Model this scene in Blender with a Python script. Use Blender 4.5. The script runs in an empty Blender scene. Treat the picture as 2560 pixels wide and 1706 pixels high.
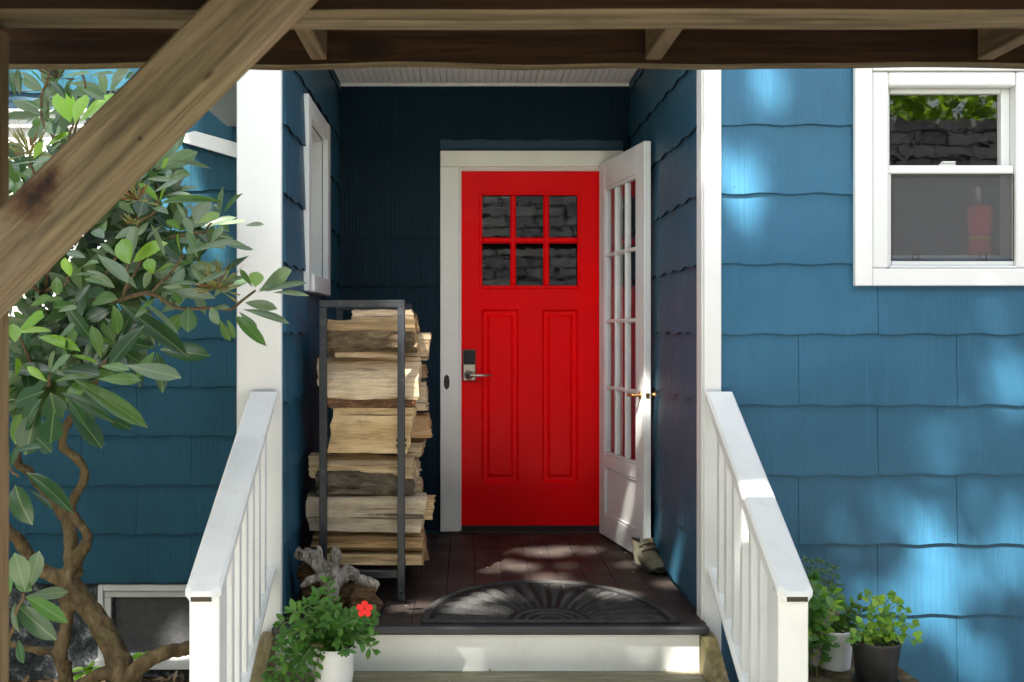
import bpy, bmesh, math, random
import numpy as np
from mathutils import Vector, Matrix, noise as mnoise
random.seed(7)
rng = np.random.default_rng(7)
R = math.radians
scene = bpy.context.scene
C = scene.collection

# ------------------------------------------------------------------ camera
F = 2450.0            # focal length in photo pixels (photo 2560 x 1706), principal point (1163, 833)
CX, CY, CZ = 1163.0, 833.0, 1.14
cam_d = bpy.data.cameras.new('camera')
cam = bpy.data.objects.new('camera', cam_d); C.objects.link(cam)
cam.location = (0, 0, CZ); cam.rotation_euler = (R(90), 0, 0)
cam_d.sensor_fit = 'HORIZONTAL'; cam_d.sensor_width = 36.0
cam_d.lens = 36.0 * F / 2560.0
cam_d.shift_x = (1280 - CX) / 2560.0
cam_d.shift_y = -(853 - CY) / 2560.0
cam_d.clip_start = 0.05; cam_d.clip_end = 500
cam_d.dof.use_dof = True; cam_d.dof.focus_distance = 4.4; cam_d.dof.aperture_fstop = 8.0
scene.camera = cam

# ------------------------------------------------------------------ light
SUN_EL, SUN_AZ = 54.5, 30.0          # sun behind the camera, to its left
S = Vector((-math.sin(R(SUN_AZ)) * math.cos(R(SUN_EL)), -math.cos(R(SUN_AZ)) * math.cos(R(SUN_EL)), math.sin(R(SUN_EL))))
world = bpy.data.worlds.new('World'); scene.world = world; world.use_nodes = True
wn = world.node_tree.nodes; wl = world.node_tree.links
sky = wn.new('ShaderNodeTexSky'); sky.sky_type = 'NISHITA'; sky.sun_disc = False
sky.sun_elevation = R(SUN_EL); sky.sun_rotation = R(180 + SUN_AZ)
sky.air_density = 1.0; sky.dust_density = 2.5; sky.ozone_density = 1.0
hs = wn.new('ShaderNodeHueSaturation'); hs.inputs['Saturation'].default_value = 0.42; wl.new(sky.outputs[0], hs.inputs['Color'])   # thin summer haze
bg = wn['Background']; wl.new(hs.outputs[0], bg.inputs[0]); bg.inputs[1].default_value = 0.085
sun_d = bpy.data.lights.new('sun', 'SUN'); sun_d.energy = 5.0; sun_d.angle = R(0.53); sun_d.color = (1.0, 0.95, 0.86)
sun = bpy.data.objects.new('sun', sun_d); C.objects.link(sun)
sun.rotation_euler = S.to_track_quat('Z', 'Y').to_euler()
vs = scene.view_settings
scene.display_settings.display_device = 'sRGB'
vs.view_transform = 'Standard'; vs.look = 'None'; vs.gamma = 1.0; vs.use_curve_mapping = False
vs.exposure = 2.82
scene.cycles.max_bounces = 8; scene.cycles.diffuse_bounces = 5; scene.cycles.transparent_max_bounces = 12
scene.cycles.sample_clamp_indirect = 6.0; scene.cycles.caustics_reflective = False; scene.cycles.caustics_refractive = False
try:
    scene.cycles.use_denoising = True
except Exception:
    pass

# ------------------------------------------------------------------ object helpers
def P(px, py, Y):
    """a point of the photograph (2560 px wide) at depth Y"""
    return Vector(((px - CX) / F * Y, Y, CZ - (py - CY) / F * Y))
def floor_pt(px, py, z=0.0):
    Y = (CZ - z) * F / (py - CY)
    return Vector(((px - CX) / F * Y, Y, z))

def world_of(o):
    v = Vector((0, 0, 0))
    # parts carry their own offset in matrix_parent_inverse, so a part's basis is its world matrix
    return o['_w'] if '_w' in o else (0, 0, 0)

def tag(o, label=None, cat=None, group=None, kind=None):
    if label: o['label'] = label
    if cat: o['category'] = cat
    if group: o['group'] = group
    if kind: o['kind'] = kind
    return o

WPOS = {}
def empty(name, loc, label, cat, group=None):
    o = bpy.data.objects.new(name, None); C.objects.link(o)
    o.location = loc; o.empty_display_size = 0.05
    WPOS[o.name] = Matrix.Translation(Vector(loc))
    return tag(o, label, cat, group)

def link(name, mesh, parent=None, mw=None):
    o = bpy.data.objects.new(name, mesh); C.objects.link(o)
    mw = mw or Matrix.Identity(4)
    if parent is not None:
        o.parent = parent
        o.matrix_parent_inverse = WPOS[parent.name].inverted()
    o.matrix_basis = mw
    WPOS[o.name] = mw.copy()
    return o

class MB:
    def __init__(s): s.v = []; s.f = []; s.m = []; s.sm = []
    def add(s, vs_, fs, mi=0, smooth=False):
        b = len(s.v); s.v += [tuple(v) for v in vs_]
        for f in fs:
            s.f.append([b + i for i in f]); s.m.append(mi); s.sm.append(smooth)
    def box(s, x0, x1, y0, y1, z0, z1, mi=0):
        v = [(x0,y0,z0),(x1,y0,z0),(x1,y1,z0),(x0,y1,z0),(x0,y0,z1),(x1,y0,z1),(x1,y1,z1),(x0,y1,z1)]
        s.add(v, [(0,3,2,1),(4,5,6,7),(0,1,5,4),(1,2,6,5),(2,3,7,6),(3,0,4,7)], mi); return s
    def bbox(s, x0, x1, y0, y1, z0, z1, b=0.004, mi=0, M=None):
        """bevelled box"""
        bm = bmesh.new(); bmesh.ops.create_cube(bm, size=1.0)
        bmesh.ops.scale(bm, vec=(x1-x0, y1-y0, z1-z0), verts=bm.verts)
        b = min(b, 0.45*min(abs(x1-x0), abs(y1-y0), abs(z1-z0)))
        bmesh.ops.bevel(bm, geom=list(bm.edges), offset=b, segments=1, affect='EDGES', profile=0.5)
        bmesh.ops.translate(bm, vec=((x0+x1)/2, (y0+y1)/2, (z0+z1)/2), verts=bm.verts)
        if M is not None: bmesh.ops.transform(bm, matrix=M, verts=bm.verts)
        bm.verts.index_update()
        s.add([v.co[:] for v in bm.verts], [[v.index for v in f.verts] for f in bm.faces], mi); bm.free(); return s
    def prism(s, poly, axis, a0, a1, mi=0, cap=None):
        """poly: 2d points; axis 'x': (y,z), 'y': (x,z), 'z': (x,y)"""
        def mk(p, a):
            return {'x': (a, p[0], p[1]), 'y': (p[0], a, p[1]), 'z': (p[0], p[1], a)}[axis]
        n = len(poly); v = [mk(p, a0) for p in poly] + [mk(p, a1) for p in poly]
        s.add(v, [(i, (i+1) % n, n+(i+1) % n, n+i) for i in range(n)], mi)
        b = len(s.v) - 2*n
        cm = mi if cap is None else cap
        s.f.append([b+i for i in reversed(range(n))]); s.m.append(cm); s.sm.append(False)
        s.f.append([b+n+i for i in range(n)]); s.m.append(cm); s.sm.append(False)
        return s
    def tube(s, pts, rad, n=8, mi=0, smooth=True, caps=True):
        pts = [Vector(p) for p in pts]
        if not hasattr(rad, '__len__'): rad = [rad]*len(pts)
        rings = []; up = None
        for i, p in enumerate(pts):
            d = (pts[min(i+1, len(pts)-1)] - pts[max(i-1, 0)]).normalized()
            if up is None:
                up = Vector((0, 0, 1)) if abs(d.z) < 0.9 else Vector((1, 0, 0))
            a = d.cross(up); a = a.normalized() if a.length > 1e-6 else d.orthogonal().normalized()
            b_ = a.cross(d).normalized(); up = b_
            rings.append([p + (a*math.cos(2*math.pi*k/n) + b_*math.sin(2*math.pi*k/n))*rad[i] for k in range(n)])
        v = [q for r in rings for q in r]; f = []
        for i in range(len(pts)-1):
            for k in range(n):
                f.append((i*n+k, i*n+(k+1) % n, (i+1)*n+(k+1) % n, (i+1)*n+k))
        s.add(v, f, mi, smooth)
        if caps:
            b = len(s.v) - len(v)
            s.f.append([b+k for k in reversed(range(n))]); s.m.append(mi); s.sm.append(False)
            s.f.append([b+(len(pts)-1)*n+k for k in range(n)]); s.m.append(mi); s.sm.append(False)
        return s
    def lathe(s, prof, c=(0,0,0), n=28, mi=0, smooth=True, M=None):
        v = []; f = []
        for (r, z) in prof:
            for k in range(n):
                a = 2*math.pi*k/n; q = Vector((r*math.cos(a), r*math.sin(a), z))
                if M is not None: q = M @ q
                v.append(q + Vector(c))
        for i in range(len(prof)-1):
            for k in range(n):
                f.append((i*n+k, i*n+(k+1) % n, (i+1)*n+(k+1) % n, (i+1)*n+k))
        s.add(v, f, mi, smooth); return s
    def mesh(s, name, mats):
        me = bpy.data.meshes.new(name); me.from_pydata(s.v, [], s.f)
        for m in (mats if isinstance(mats, (list, tuple)) else [mats]): me.materials.append(m)
        me.polygons.foreach_set('material_index', s.m); me.polygons.foreach_set('use_smooth', s.sm)
        me.update(); return me
    def build(s, name, mats, parent=None, mw=None):
        return link(name, s.mesh(name, mats), parent, mw)

# ------------------------------------------------------------------ material helpers
class NT:
    def __init__(s, name, rough=0.6, spec=0.5):
        s.mat = bpy.data.materials.new(name); s.mat.use_nodes = True
        s.nt = s.mat.node_tree; s.p = s.nt.nodes['Principled BSDF']; s.out = s.nt.nodes['Material Output']
        s.p.inputs['Roughness'].default_value = rough
        s.p.inputs['Specular IOR Level'].default_value = spec
    def new(s, t): return s.nt.nodes.new(t)
    def ln(s, a, b): s.nt.links.new(a, b)
    def setin(s, sock, val):
        if hasattr(val, 'is_output') or isinstance(val, bpy.types.NodeSocket): s.ln(val, sock)
        else: sock.default_value = val
    def pos(s, scale=(1,1,1), rot=(0,0,0), kind='world', rand=False):
        if kind == 'world': o = s.new('ShaderNodeNewGeometry').outputs['Position']
        else: o = s.new('ShaderNodeTexCoord').outputs['Object']
        if rand:
            oi = s.new('ShaderNodeObjectInfo'); va = s.new('ShaderNodeVectorMath'); va.operation = 'MULTIPLY_ADD'
            s.ln(oi.outputs['Random'], va.inputs[0]); va.inputs[1].default_value = (37.0, 53.0, 71.0); s.ln(o, va.inputs[2]); o = va.outputs[0]
        m = s.new('ShaderNodeMapping'); m.inputs['Scale'].default_value = scale; m.inputs['Rotation'].default_value = rot
        s.ln(o, m.inputs['Vector']); return m.outputs[0]
    def noise(s, vec, scale=5, detail=4, rough=0.55, dist=0.0):
        n = s.new('ShaderNodeTexNoise'); n.inputs['Scale'].default_value = scale; n.inputs['Detail'].default_value = detail
        n.inputs['Roughness'].default_value = rough; n.inputs['Distortion'].default_value = dist
        if vec is not None: s.ln(vec, n.inputs['Vector'])
        return n.outputs['Fac']
    def voronoi(s, vec, scale=5, feature='F1', out='Distance'):
        n = s.new('ShaderNodeTexVoronoi'); n.feature = feature; n.inputs['Scale'].default_value = scale
        s.ln(vec, n.inputs['Vector']); return n.outputs[out]
    def ramp(s, fac, stops):
        n = s.new('ShaderNodeValToRGB'); e = n.color_ramp.elements
        while len(e) < len(stops): e.new(0.5)
        for k, (p, c) in enumerate(stops):
            e[k].position = p
            e[k].color = (c, c, c, 1) if not hasattr(c, '__len__') else (*c[:3], 1)
        s.ln(fac, n.inputs[0]); return n.outputs[0]
    def mix(s, fac, a, b, mode='MIX'):
        n = s.new('ShaderNodeMix'); n.data_type = 'RGBA'; n.blend_type = mode
        for sock, val in ((n.inputs[0], fac), (n.inputs[6], a), (n.inputs[7], b)):
            if isinstance(val, bpy.types.NodeSocket): s.ln(val, sock)
            elif hasattr(val, '__len__'): sock.default_value = (*val[:3], 1)
            else: sock.default_value = val
        return n.outputs[2]
    def math(s, op, a, b=0.0):
        n = s.new('ShaderNodeMath'); n.operation = op
        s.setin(n.inputs[0], a); s.setin(n.inputs[1], b); return n.outputs[0]
    def bump(s, h, strength=0.4, dist=0.01, prev=None):
        n = s.new('ShaderNodeBump'); n.inputs['Strength'].default_value = strength; n.inputs['Distance'].default_value = dist
        s.ln(h, n.inputs['Height'])
        if prev is not None: s.ln(prev, n.inputs['Normal'])
        s.ln(n.outputs[0], s.p.inputs['Normal']); return n.outputs[0]
    def col(s, c): s.setin(s.p.inputs['Base Color'], c if isinstance(c, bpy.types.NodeSocket) else (*c[:3], 1)); return s
    def rgh(s, c): s.setin(s.p.inputs['Roughness'], c); return s

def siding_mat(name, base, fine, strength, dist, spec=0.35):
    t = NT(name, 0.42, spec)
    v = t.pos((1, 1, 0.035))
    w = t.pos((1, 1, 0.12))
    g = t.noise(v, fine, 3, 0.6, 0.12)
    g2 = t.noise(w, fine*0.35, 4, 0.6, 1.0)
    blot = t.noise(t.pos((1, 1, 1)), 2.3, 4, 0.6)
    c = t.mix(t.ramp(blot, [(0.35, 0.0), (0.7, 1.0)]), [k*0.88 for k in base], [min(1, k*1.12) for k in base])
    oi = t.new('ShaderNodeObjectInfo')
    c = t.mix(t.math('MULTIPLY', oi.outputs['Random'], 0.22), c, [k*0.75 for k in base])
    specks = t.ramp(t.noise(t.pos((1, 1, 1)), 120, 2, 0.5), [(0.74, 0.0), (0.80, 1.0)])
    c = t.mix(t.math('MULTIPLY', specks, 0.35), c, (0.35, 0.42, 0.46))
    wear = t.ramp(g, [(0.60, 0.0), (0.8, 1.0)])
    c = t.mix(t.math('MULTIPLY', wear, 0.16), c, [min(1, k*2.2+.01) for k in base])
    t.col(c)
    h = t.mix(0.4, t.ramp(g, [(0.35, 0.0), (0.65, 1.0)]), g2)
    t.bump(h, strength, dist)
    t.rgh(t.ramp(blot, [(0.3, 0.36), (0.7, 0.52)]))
    return t.mat

def paint_mat(name, base, dirt=0.25, rough=0.4, grain=True, dirtcol=(0.16, 0.15, 0.12), mossy=0.0):
    t = NT(name, rough, 0.45)
    n = t.noise(t.pos(), 3.5, 5, 0.6)
    c = t.mix(t.ramp(n, [(0.35, 0.0), (0.75, 1.0)]), base, [k*0.90 for k in base])
    sp = t.ramp(t.noise(t.pos(), 55, 3, 0.6), [(0.72, 0.0), (0.79, 1.0)])
    c = t.mix(t.math('MULTIPLY', sp, dirt), c, dirtcol)
    st = t.ramp(t.noise(t.pos((9, 9, 1.3)), 2.0, 5, 0.7), [(0.6, 0.0), (0.85, 1.0)])
    c = t.mix(t.math('MULTIPLY', st, dirt*0.7), c, (0.42, 0.42, 0.34))
    if mossy:
        ms = t.ramp(t.noise(t.pos(), 7, 5, 0.7), [(0.56, 0.0), (0.72, 1.0)])
        c = t.mix(t.math('MULTIPLY', ms, mossy), c, (0.30, 0.33, 0.16))
    t.col(c)
    if grain: t.bump(t.noise(t.pos((40, 40, 6)), 3, 3, 0.6), 0.10, 0.004)
    return t.mat

def wood_mat(name, c1, c2, c3, along='x', rot=(0,0,0), fine=14, moss=0.0, bump=0.3, rough=0.7, rand=False, kind='world', knots=True, spec=0.25):
    t = NT(name, rough, spec)
    sc = {'x': (0.06, 1, 1), 'y': (1, 0.06, 1), 'z': (1, 1, 0.06)}[along]
    v = t.pos(sc, rot, kind, rand)
    n1 = t.noise(v, fine*1.8, 6, 0.7, 0.8); n2 = t.noise(v, fine*7, 4, 0.65, 0.3)
    c = t.ramp(n1, [(0.28, c1), (0.5, c2), (0.75, c3)])
    c = t.mix(t.math('MULTIPLY', t.ramp(n2, [(0.45, 0.0), (0.62, 1.0)]), 0.6), c, [k*0.4 for k in c1])
    if knots:
        sk = {'x': (0.45, 1, 1), 'y': (1, 0.45, 1), 'z': (1, 1, 0.45)}[along]
        kn = t.ramp(t.voronoi(t.pos(sk, rot, kind, rand), 3.2), [(0.05, 1.0), (0.13, 0.0)])
        c = t.mix(t.math('MULTIPLY', kn, 0.75), c, [k*0.25 for k in c1])
    bl = t.noise(t.pos((1, 1, 1)), 3.0, 4, 0.6)
    c = t.mix(t.math('MULTIPLY', t.ramp(bl, [(0.45, 0.0), (0.75, 1.0)]), 0.5), c, [k*0.55 for k in c2])
    if moss:
        mm = t.ramp(t.noise(t.pos(), 4.5, 5, 0.7), [(0.42, 0.0), (0.66, 1.0)])
        c = t.mix(t.math('MULTIPLY', mm, moss), c, (0.13, 0.14, 0.035))
    t.col(c)
    t.bump(t.mix(0.5, n1, n2), bump, 0.006)
    return t.mat

BLUE = (0.027, 0.113, 0.196)
M = {}
M['siding'] = siding_mat('blue siding paint', BLUE, 46, 0.42, 0.006, 0.30)
M['combed'] = siding_mat('blue combed siding with painted shade', (0.0045, 0.019, 0.033), 80, 0.8, 0.004, 0.10)  # combed blue darkened so the back wall carries the porch's deep shade
M['shingle_edge_shade'] = NT('shingle edge with painted shadow', 0.9, 0.1).col((0.012, 0.02, 0.028)).mat  # dark colour paints the shadow line under each course into the edge
M['combed_sun'] = siding_mat('blue combed siding lightened for sun', (0.020, 0.078, 0.116), 80, 0.8, 0.004, 0.10)  # lit copy of the combed blue, lightened for the wall that catches sun
M['siding_porch_shade'] = siding_mat('blue siding paint darkened for porch shade', (0.022, 0.084, 0.138), 46, 0.42, 0.006, 0.22)  # same siding blue, darkened to paint in the porch shade
M['wallboard'] = NT('dark wall backing', 0.8).col((0.02, 0.06, 0.10)).mat
M['white'] = paint_mat('white paint', (0.70, 0.72, 0.71), 0.25)
M['white_rail'] = paint_mat('weathered white rail paint', (0.75, 0.77, 0.76), 0.85, 0.45, mossy=0.10)
M['white_riser'] = paint_mat('scuffed white riser paint', (0.80, 0.82, 0.80), 0.5, 0.5, mossy=0.10)
M['vinyl'] = NT('white vinyl', 0.3).col((0.63, 0.65, 0.64)).mat
M['cream'] = paint_mat('cream door paint', (0.84, 0.81, 0.75), 0.15, 0.38)
M['grime'] = NT('mossy board end', 0.9).col((0.05, 0.045, 0.028)).mat
t = NT('red door paint', 0.3, 0.08)
rn = t.noise(t.pos(), 3.0, 4, 0.6)
t.col(t.mix(t.ramp(rn, [(0.3, 0.0), (0.75, 1.0)]), (0.88, 0.003, 0.006), (0.76, 0.003, 0.005)))
t.bump(t.noise(t.pos((1, 1, 0.3)), 160, 2, 0.5), 0.12, 0.002); t.rgh(t.ramp(rn, [(0.3, 0.24), (0.7, 0.40)])); M['red'] = t.mat
M['black_metal'] = (lambda t: (t.col(t.mix(t.ramp(t.noise(t.pos(), 30, 4), [(0.55, 0.0), (0.8, 1.0)]), (0.016, 0.02, 0.025), (0.05, 0.05, 0.05))), t.mat)[1])(NT('black steel', 0.45))
t = NT('aged nickel', 0.35); t.p.inputs['Metallic'].default_value = 0.9; t.col((0.42, 0.38, 0.32)); M['nickel'] = t.mat
t = NT('brass', 0.3); t.p.inputs['Metallic'].default_value = 1.0; t.col((0.62, 0.36, 0.14)); M['brass'] = t.mat
t = NT('old dark iron', 0.6); t.p.inputs['Metallic'].default_value = 0.5; t.col((0.05, 0.04, 0.03)); M['iron'] = t.mat
M['screen_black'] = NT('black keypad', 0.12).col((0.008, 0.009, 0.010)).mat
M['dark'] = NT('dark room', 0.9).col((0.035, 0.035, 0.035)).mat

def glass_mat(name, refl=1.0, tint=(1, 1, 1), ripple=0.0):
    t = NT(name); nt = t.nt; nt.nodes.remove(t.p)
    tr = t.new('ShaderNodeBsdfTransparent'); tr.inputs[0].default_value = (*tint, 1)
    gl = t.new('ShaderNodeBsdfGlossy'); gl.inputs['Roughness'].default_value = 0.015
    ge = t.new('ShaderNodeNewGeometry'); dp_ = t.new('ShaderNodeVectorMath'); dp_.operation = 'DOT_PRODUCT'
    t.ln(ge.outputs['Incoming'], dp_.inputs[0]); t.ln(ge.outputs['Normal'], dp_.inputs[1])
    fr = t.math('ADD', 0.045, t.math('MULTIPLY', 0.955, t.math('POWER', t.math('SUBTRACT', 1.0, t.math('ABSOLUTE', dp_.outputs['Value'])), 5.0)))
    mx = t.new('ShaderNodeMixShader')
    t.ln(t.math('MINIMUM', t.math('MULTIPLY', fr, refl), 1.0), mx.inputs[0])   # each face of the pane reflects
    t.ln(tr.outputs[0], mx.inputs[1]); t.ln(gl.outputs[0], mx.inputs[2]); t.ln(mx.outputs[0], t.out.inputs[0])
    if ripple:
        b = t.new('ShaderNodeBump'); b.inputs['Strength'].default_value = ripple; b.inputs['Distance'].default_value = 0.004
        t.ln(t.noise(t.pos((1, 1, 1)), 14, 2), b.inputs['Height']); t.ln(b.outputs[0], gl.inputs['Normal'])
    return t.mat
M['glass'] = glass_mat('window glass', ripple=0.05)
def screen_mat():
    t = NT('insect screen'); nt = t.nt
    t.col((0.10, 0.105, 0.11)); t.rgh(0.8)
    tr = t.new('ShaderNodeBsdfTransparent'); mx = t.new('ShaderNodeMixShader')
    v = t.noise(t.pos((300, 300, 900)), 1.0, 1)
    t.ln(t.ramp(v, [(0.3, 0.30), (0.7, 0.52)]), mx.inputs[0]); t.ln(tr.outputs[0], mx.inputs[1]); t.ln(t.p.outputs[0], mx.inputs[2]); t.ln(mx.outputs[0], t.out.inputs[0])
    return t.mat
M['screen'] = screen_mat()

t = NT('porch floor paint', 0.55, 0.25)
fv = t.pos((1, 0.08, 1))
c = t.mix(t.ramp(t.noise(fv, 22, 4, 0.6), [(0.3, 0.0), (0.7, 1.0)]), (0.022, 0.0165, 0.015), (0.036, 0.029, 0.026))
c = t.mix(t.math('MULTIPLY', t.ramp(t.noise(t.pos(), 3.5, 6, 0.75), [(0.48, 0.0), (0.72, 1.0)]), 0.6), c, (0.085, 0.072, 0.062))
sp = t.ramp(t.noise(t.pos(), 75, 3, 0.7), [(0.70, 0.0), (0.77, 1.0)])
c = t.mix(t.math('MULTIPLY', sp, 0.6), c, (0.26, 0.23, 0.19))
oi = t.new('ShaderNodeObjectInfo'); c = t.mix(t.math('MULTIPLY', oi.outputs['Random'], 0.18), c, (0.022, 0.017, 0.017))
t.col(c); t.bump(t.noise(fv, 60, 4), 0.15, 0.004); t.rgh(t.ramp(t.noise(t.pos(), 6, 4), [(0.3, 0.42), (0.7, 0.68)])); M['floor'] = t.mat
M['nosing'] = NT('black nosing strip', 0.5).col((0.02, 0.022, 0.026)).mat

M['tread'] = wood_mat('weathered tread wood', (0.14, 0.12, 0.075), (0.24, 0.22, 0.15), (0.33, 0.30, 0.22), 'x', fine=16, moss=0.25)
M['stringer'] = wood_mat('mossy stringer wood', (0.15, 0.11, 0.05), (0.27, 0.21, 0.11), (0.36, 0.30, 0.18), 'y', fine=10, moss=0.6)
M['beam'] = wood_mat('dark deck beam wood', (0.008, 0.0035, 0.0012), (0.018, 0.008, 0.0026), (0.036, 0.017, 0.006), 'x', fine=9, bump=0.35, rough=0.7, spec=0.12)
M['beam_underside_lit'] = wood_mat('beam underside wood with painted bounce light', (0.035, 0.026, 0.013), (0.075, 0.058, 0.032), (0.12, 0.095, 0.058), 'x', fine=9, bump=0.35, spec=0.12)  # lighter copy of beam wood: bounce light from below painted on undersides
M['beam_y'] = wood_mat('deck joist wood', (0.05, 0.034, 0.018), (0.085, 0.06, 0.03), (0.12, 0.085, 0.05), 'y', fine=9, bump=0.35)
M['deckboard'] = wood_mat('deck board wood', (0.05, 0.034, 0.018), (0.085, 0.06, 0.03), (0.12, 0.085, 0.05), 'x', fine=9)
M['post'] = wood_mat('treated post wood', (0.09, 0.06, 0.028), (0.165, 0.115, 0.06), (0.23, 0.17, 0.10), 'z', fine=13, moss=0.1)
M['brace'] = wood_mat('treated brace wood', (0.056, 0.040, 0.020), (0.128, 0.096, 0.054), (0.20, 0.157, 0.10), 'x', kind='object', fine=13, moss=0.12, bump=0.5, knots=False)
M['knot'] = NT('dark wood knot', 0.7).col((0.018, 0.010, 0.005)).mat
M['knot_ring'] = NT('brown wood knot ring', 0.7).col((0.05, 0.028, 0.013)).mat

def log_mat(name, tones, stops=0.5, bark=False, fine=12):
    t = NT(name, 0.85, 0.15)
    oi = t.new('ShaderNodeObjectInfo')
    if bark:
        v = t.pos((0.35, 1, 1), kind='world', rand=True)
        n1 = t.noise(v, 26, 6, 0.75, 1.0); vo = t.ramp(t.voronoi(v, 42), [(0.0, 0.0), (0.55, 1.0)])
        c = t.ramp(n1, [(0.3, tones[0]), (0.52, tones[1]), (0.75, tones[2])])
        c = t.mix(0.6, c, t.mix(1.0, c, t.ramp(vo, [(0.1, 0.3), (0.7, 1.0)]), 'MULTIPLY'))
        c = t.mix(0.75, c, t.mix(1.0, c, oi.outputs['Color'], 'MULTIPLY'))
        t.col(c); t.bump(t.mix(0.5, n1, vo), 0.9, 0.012)
    else:
        v = t.pos((0.08, 1, 1), kind='world', rand=True)
        n1 = t.noise(v, fine, 6, 0.7, 0.8); n2 = t.noise(v, fine*6, 3, 0.7, 0.3)
        c = t.ramp(n1, [(0.28, tones[0]), (0.5, tones[1]), (0.72, tones[2])])
        c = t.mix(t.math('MULTIPLY', t.ramp(n2, [(0.5, 0.0), (0.68, 1.0)]), 0.55), c, [k*0.4 for k in tones[0]])
        gr = t.ramp(t.noise(t.pos((0.45, 1, 1), rand=True), 8, 6, 0.75), [(0.47, 0.0), (0.66, 1.0)])
        c = t.mix(t.math('MULTIPLY', gr, 0.45), c, (0.20, 0.165, 0.12))
        wv_ = t.ramp(n1, [(0.25, (0.10, 0.085, 0.07)), (0.5, (0.27, 0.24, 0.20)), (0.75, (0.46, 0.43, 0.38))])
        c = t.mix(t.math('MULTIPLY', oi.outputs['Alpha'], t.ramp(t.noise(t.pos((0.5, 1, 1), rand=True), 12, 5, 0.7), [(0.25, 1.0), (0.62, 0.35)])), c, wv_)
        c = t.mix(1.0, c, oi.outputs['Color'], 'MULTIPLY')
        ck = t.ramp(t.noise(t.pos((0.02, 1, 1), rand=True), 55, 2, 0.4, 0.3), [(0.30, 1.0), (0.36, 0.0)])
        c = t.mix(t.math('MULTIPLY', ck, 0.8), c, (0.03, 0.02, 0.012))
        t.col(c); t.bump(t.mix(0.5, n1, n2), 1.0, 0.014)
    return t.mat
M['split'] = log_mat('split log wood', ((0.46, 0.345, 0.21), (0.66, 0.54, 0.38), (0.80, 0.71, 0.56)))
M['bark'] = log_mat('log bark', ((0.05, 0.042, 0.03), (0.12, 0.10, 0.075), (0.27, 0.235, 0.185)), bark=True)
t = NT('log end grain', 0.9, 0.1)
v = t.pos((1, 1, 1), rand=True); oi = t.new('ShaderNodeObjectInfo')
c = t.ramp(t.noise(v, 35, 5, 0.7), [(0.3, (0.36, 0.26, 0.16)), (0.7, (0.62, 0.50, 0.36))])
t.col(t.mix(1.0, c, oi.outputs['Color'], 'MULTIPLY')); t.bump(t.noise(v, 80, 3), 0.5, 0.006); M['endgrain'] = t.mat

t = NT('bleached driftwood', 0.85, 0.2)
v = t.pos((1, 1, 0.3)); n1 = t.noise(v, 34, 7, 0.75, 1.8)
c = t.ramp(n1, [(0.36, (0.045, 0.034, 0.025)), (0.48, (0.20, 0.175, 0.15)), (0.7, (0.47, 0.445, 0.41))])
t.col(c); t.bump(n1, 0.8, 0.015); M['drift'] = t.mat
t = NT('rotted brown wood', 0.95, 0.1)
n1 = t.noise(t.pos((0.5, 1, 1)), 45, 6, 0.75, 1.0)
t.col(t.ramp(n1, [(0.3, (0.03, 0.018, 0.010)), (0.5, (0.12, 0.072, 0.038)), (0.75, (0.26, 0.18, 0.11))])); t.bump(n1, 1.0, 0.02); M['rot'] = t.mat

t = NT('door mat pile', 0.95, 0.1)
n1 = t.noise(t.pos(), 160, 3, 0.7)
c = t.mix(t.ramp(n1, [(0.4, 0.0), (0.75, 1.0)]), (0.032, 0.033, 0.034), (0.085, 0.082, 0.078))
du = t.ramp(t.noise(t.pos(), 6, 6, 0.75), [(0.5, 0.0), (0.75, 1.0)])
c = t.mix(t.math('MULTIPLY', du, 0.4), c, (0.13, 0.115, 0.095))
c = t.mix(t.math('MULTIPLY', t.ramp(t.noise(t.pos(), 110, 2), [(0.72, 0.0), (0.78, 1.0)]), 0.7), c, (0.30, 0.26, 0.20))
t.col(c); t.bump(n1, 1.0, 0.006); M['mat'] = t.mat
M['mat_rubber'] = NT('black mat rubber', 0.7, 0.3).col((0.007, 0.0075, 0.008)).mat

t = NT('moss stained boot leather', 0.7, 0.3)
n1 = t.noise(t.pos(), 14, 5, 0.7); n2 = t.noise(t.pos(), 7, 4)
c = t.ramp(n1, [(0.3, (0.08, 0.08, 0.056)), (0.55, (0.19, 0.185, 0.135)), (0.78, (0.33, 0.31, 0.24))])
c = t.mix(t.math('MULTIPLY', t.ramp(n2, [(0.52, 0.0), (0.68, 1.0)]), 0.6), c, (0.16, 0.075, 0.02))
t.col(c); t.bump(n1, 0.5, 0.006); M['boot'] = t.mat
M['sole'] = NT('dark boot sole', 0.8).col((0.018, 0.016, 0.013)).mat

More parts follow.
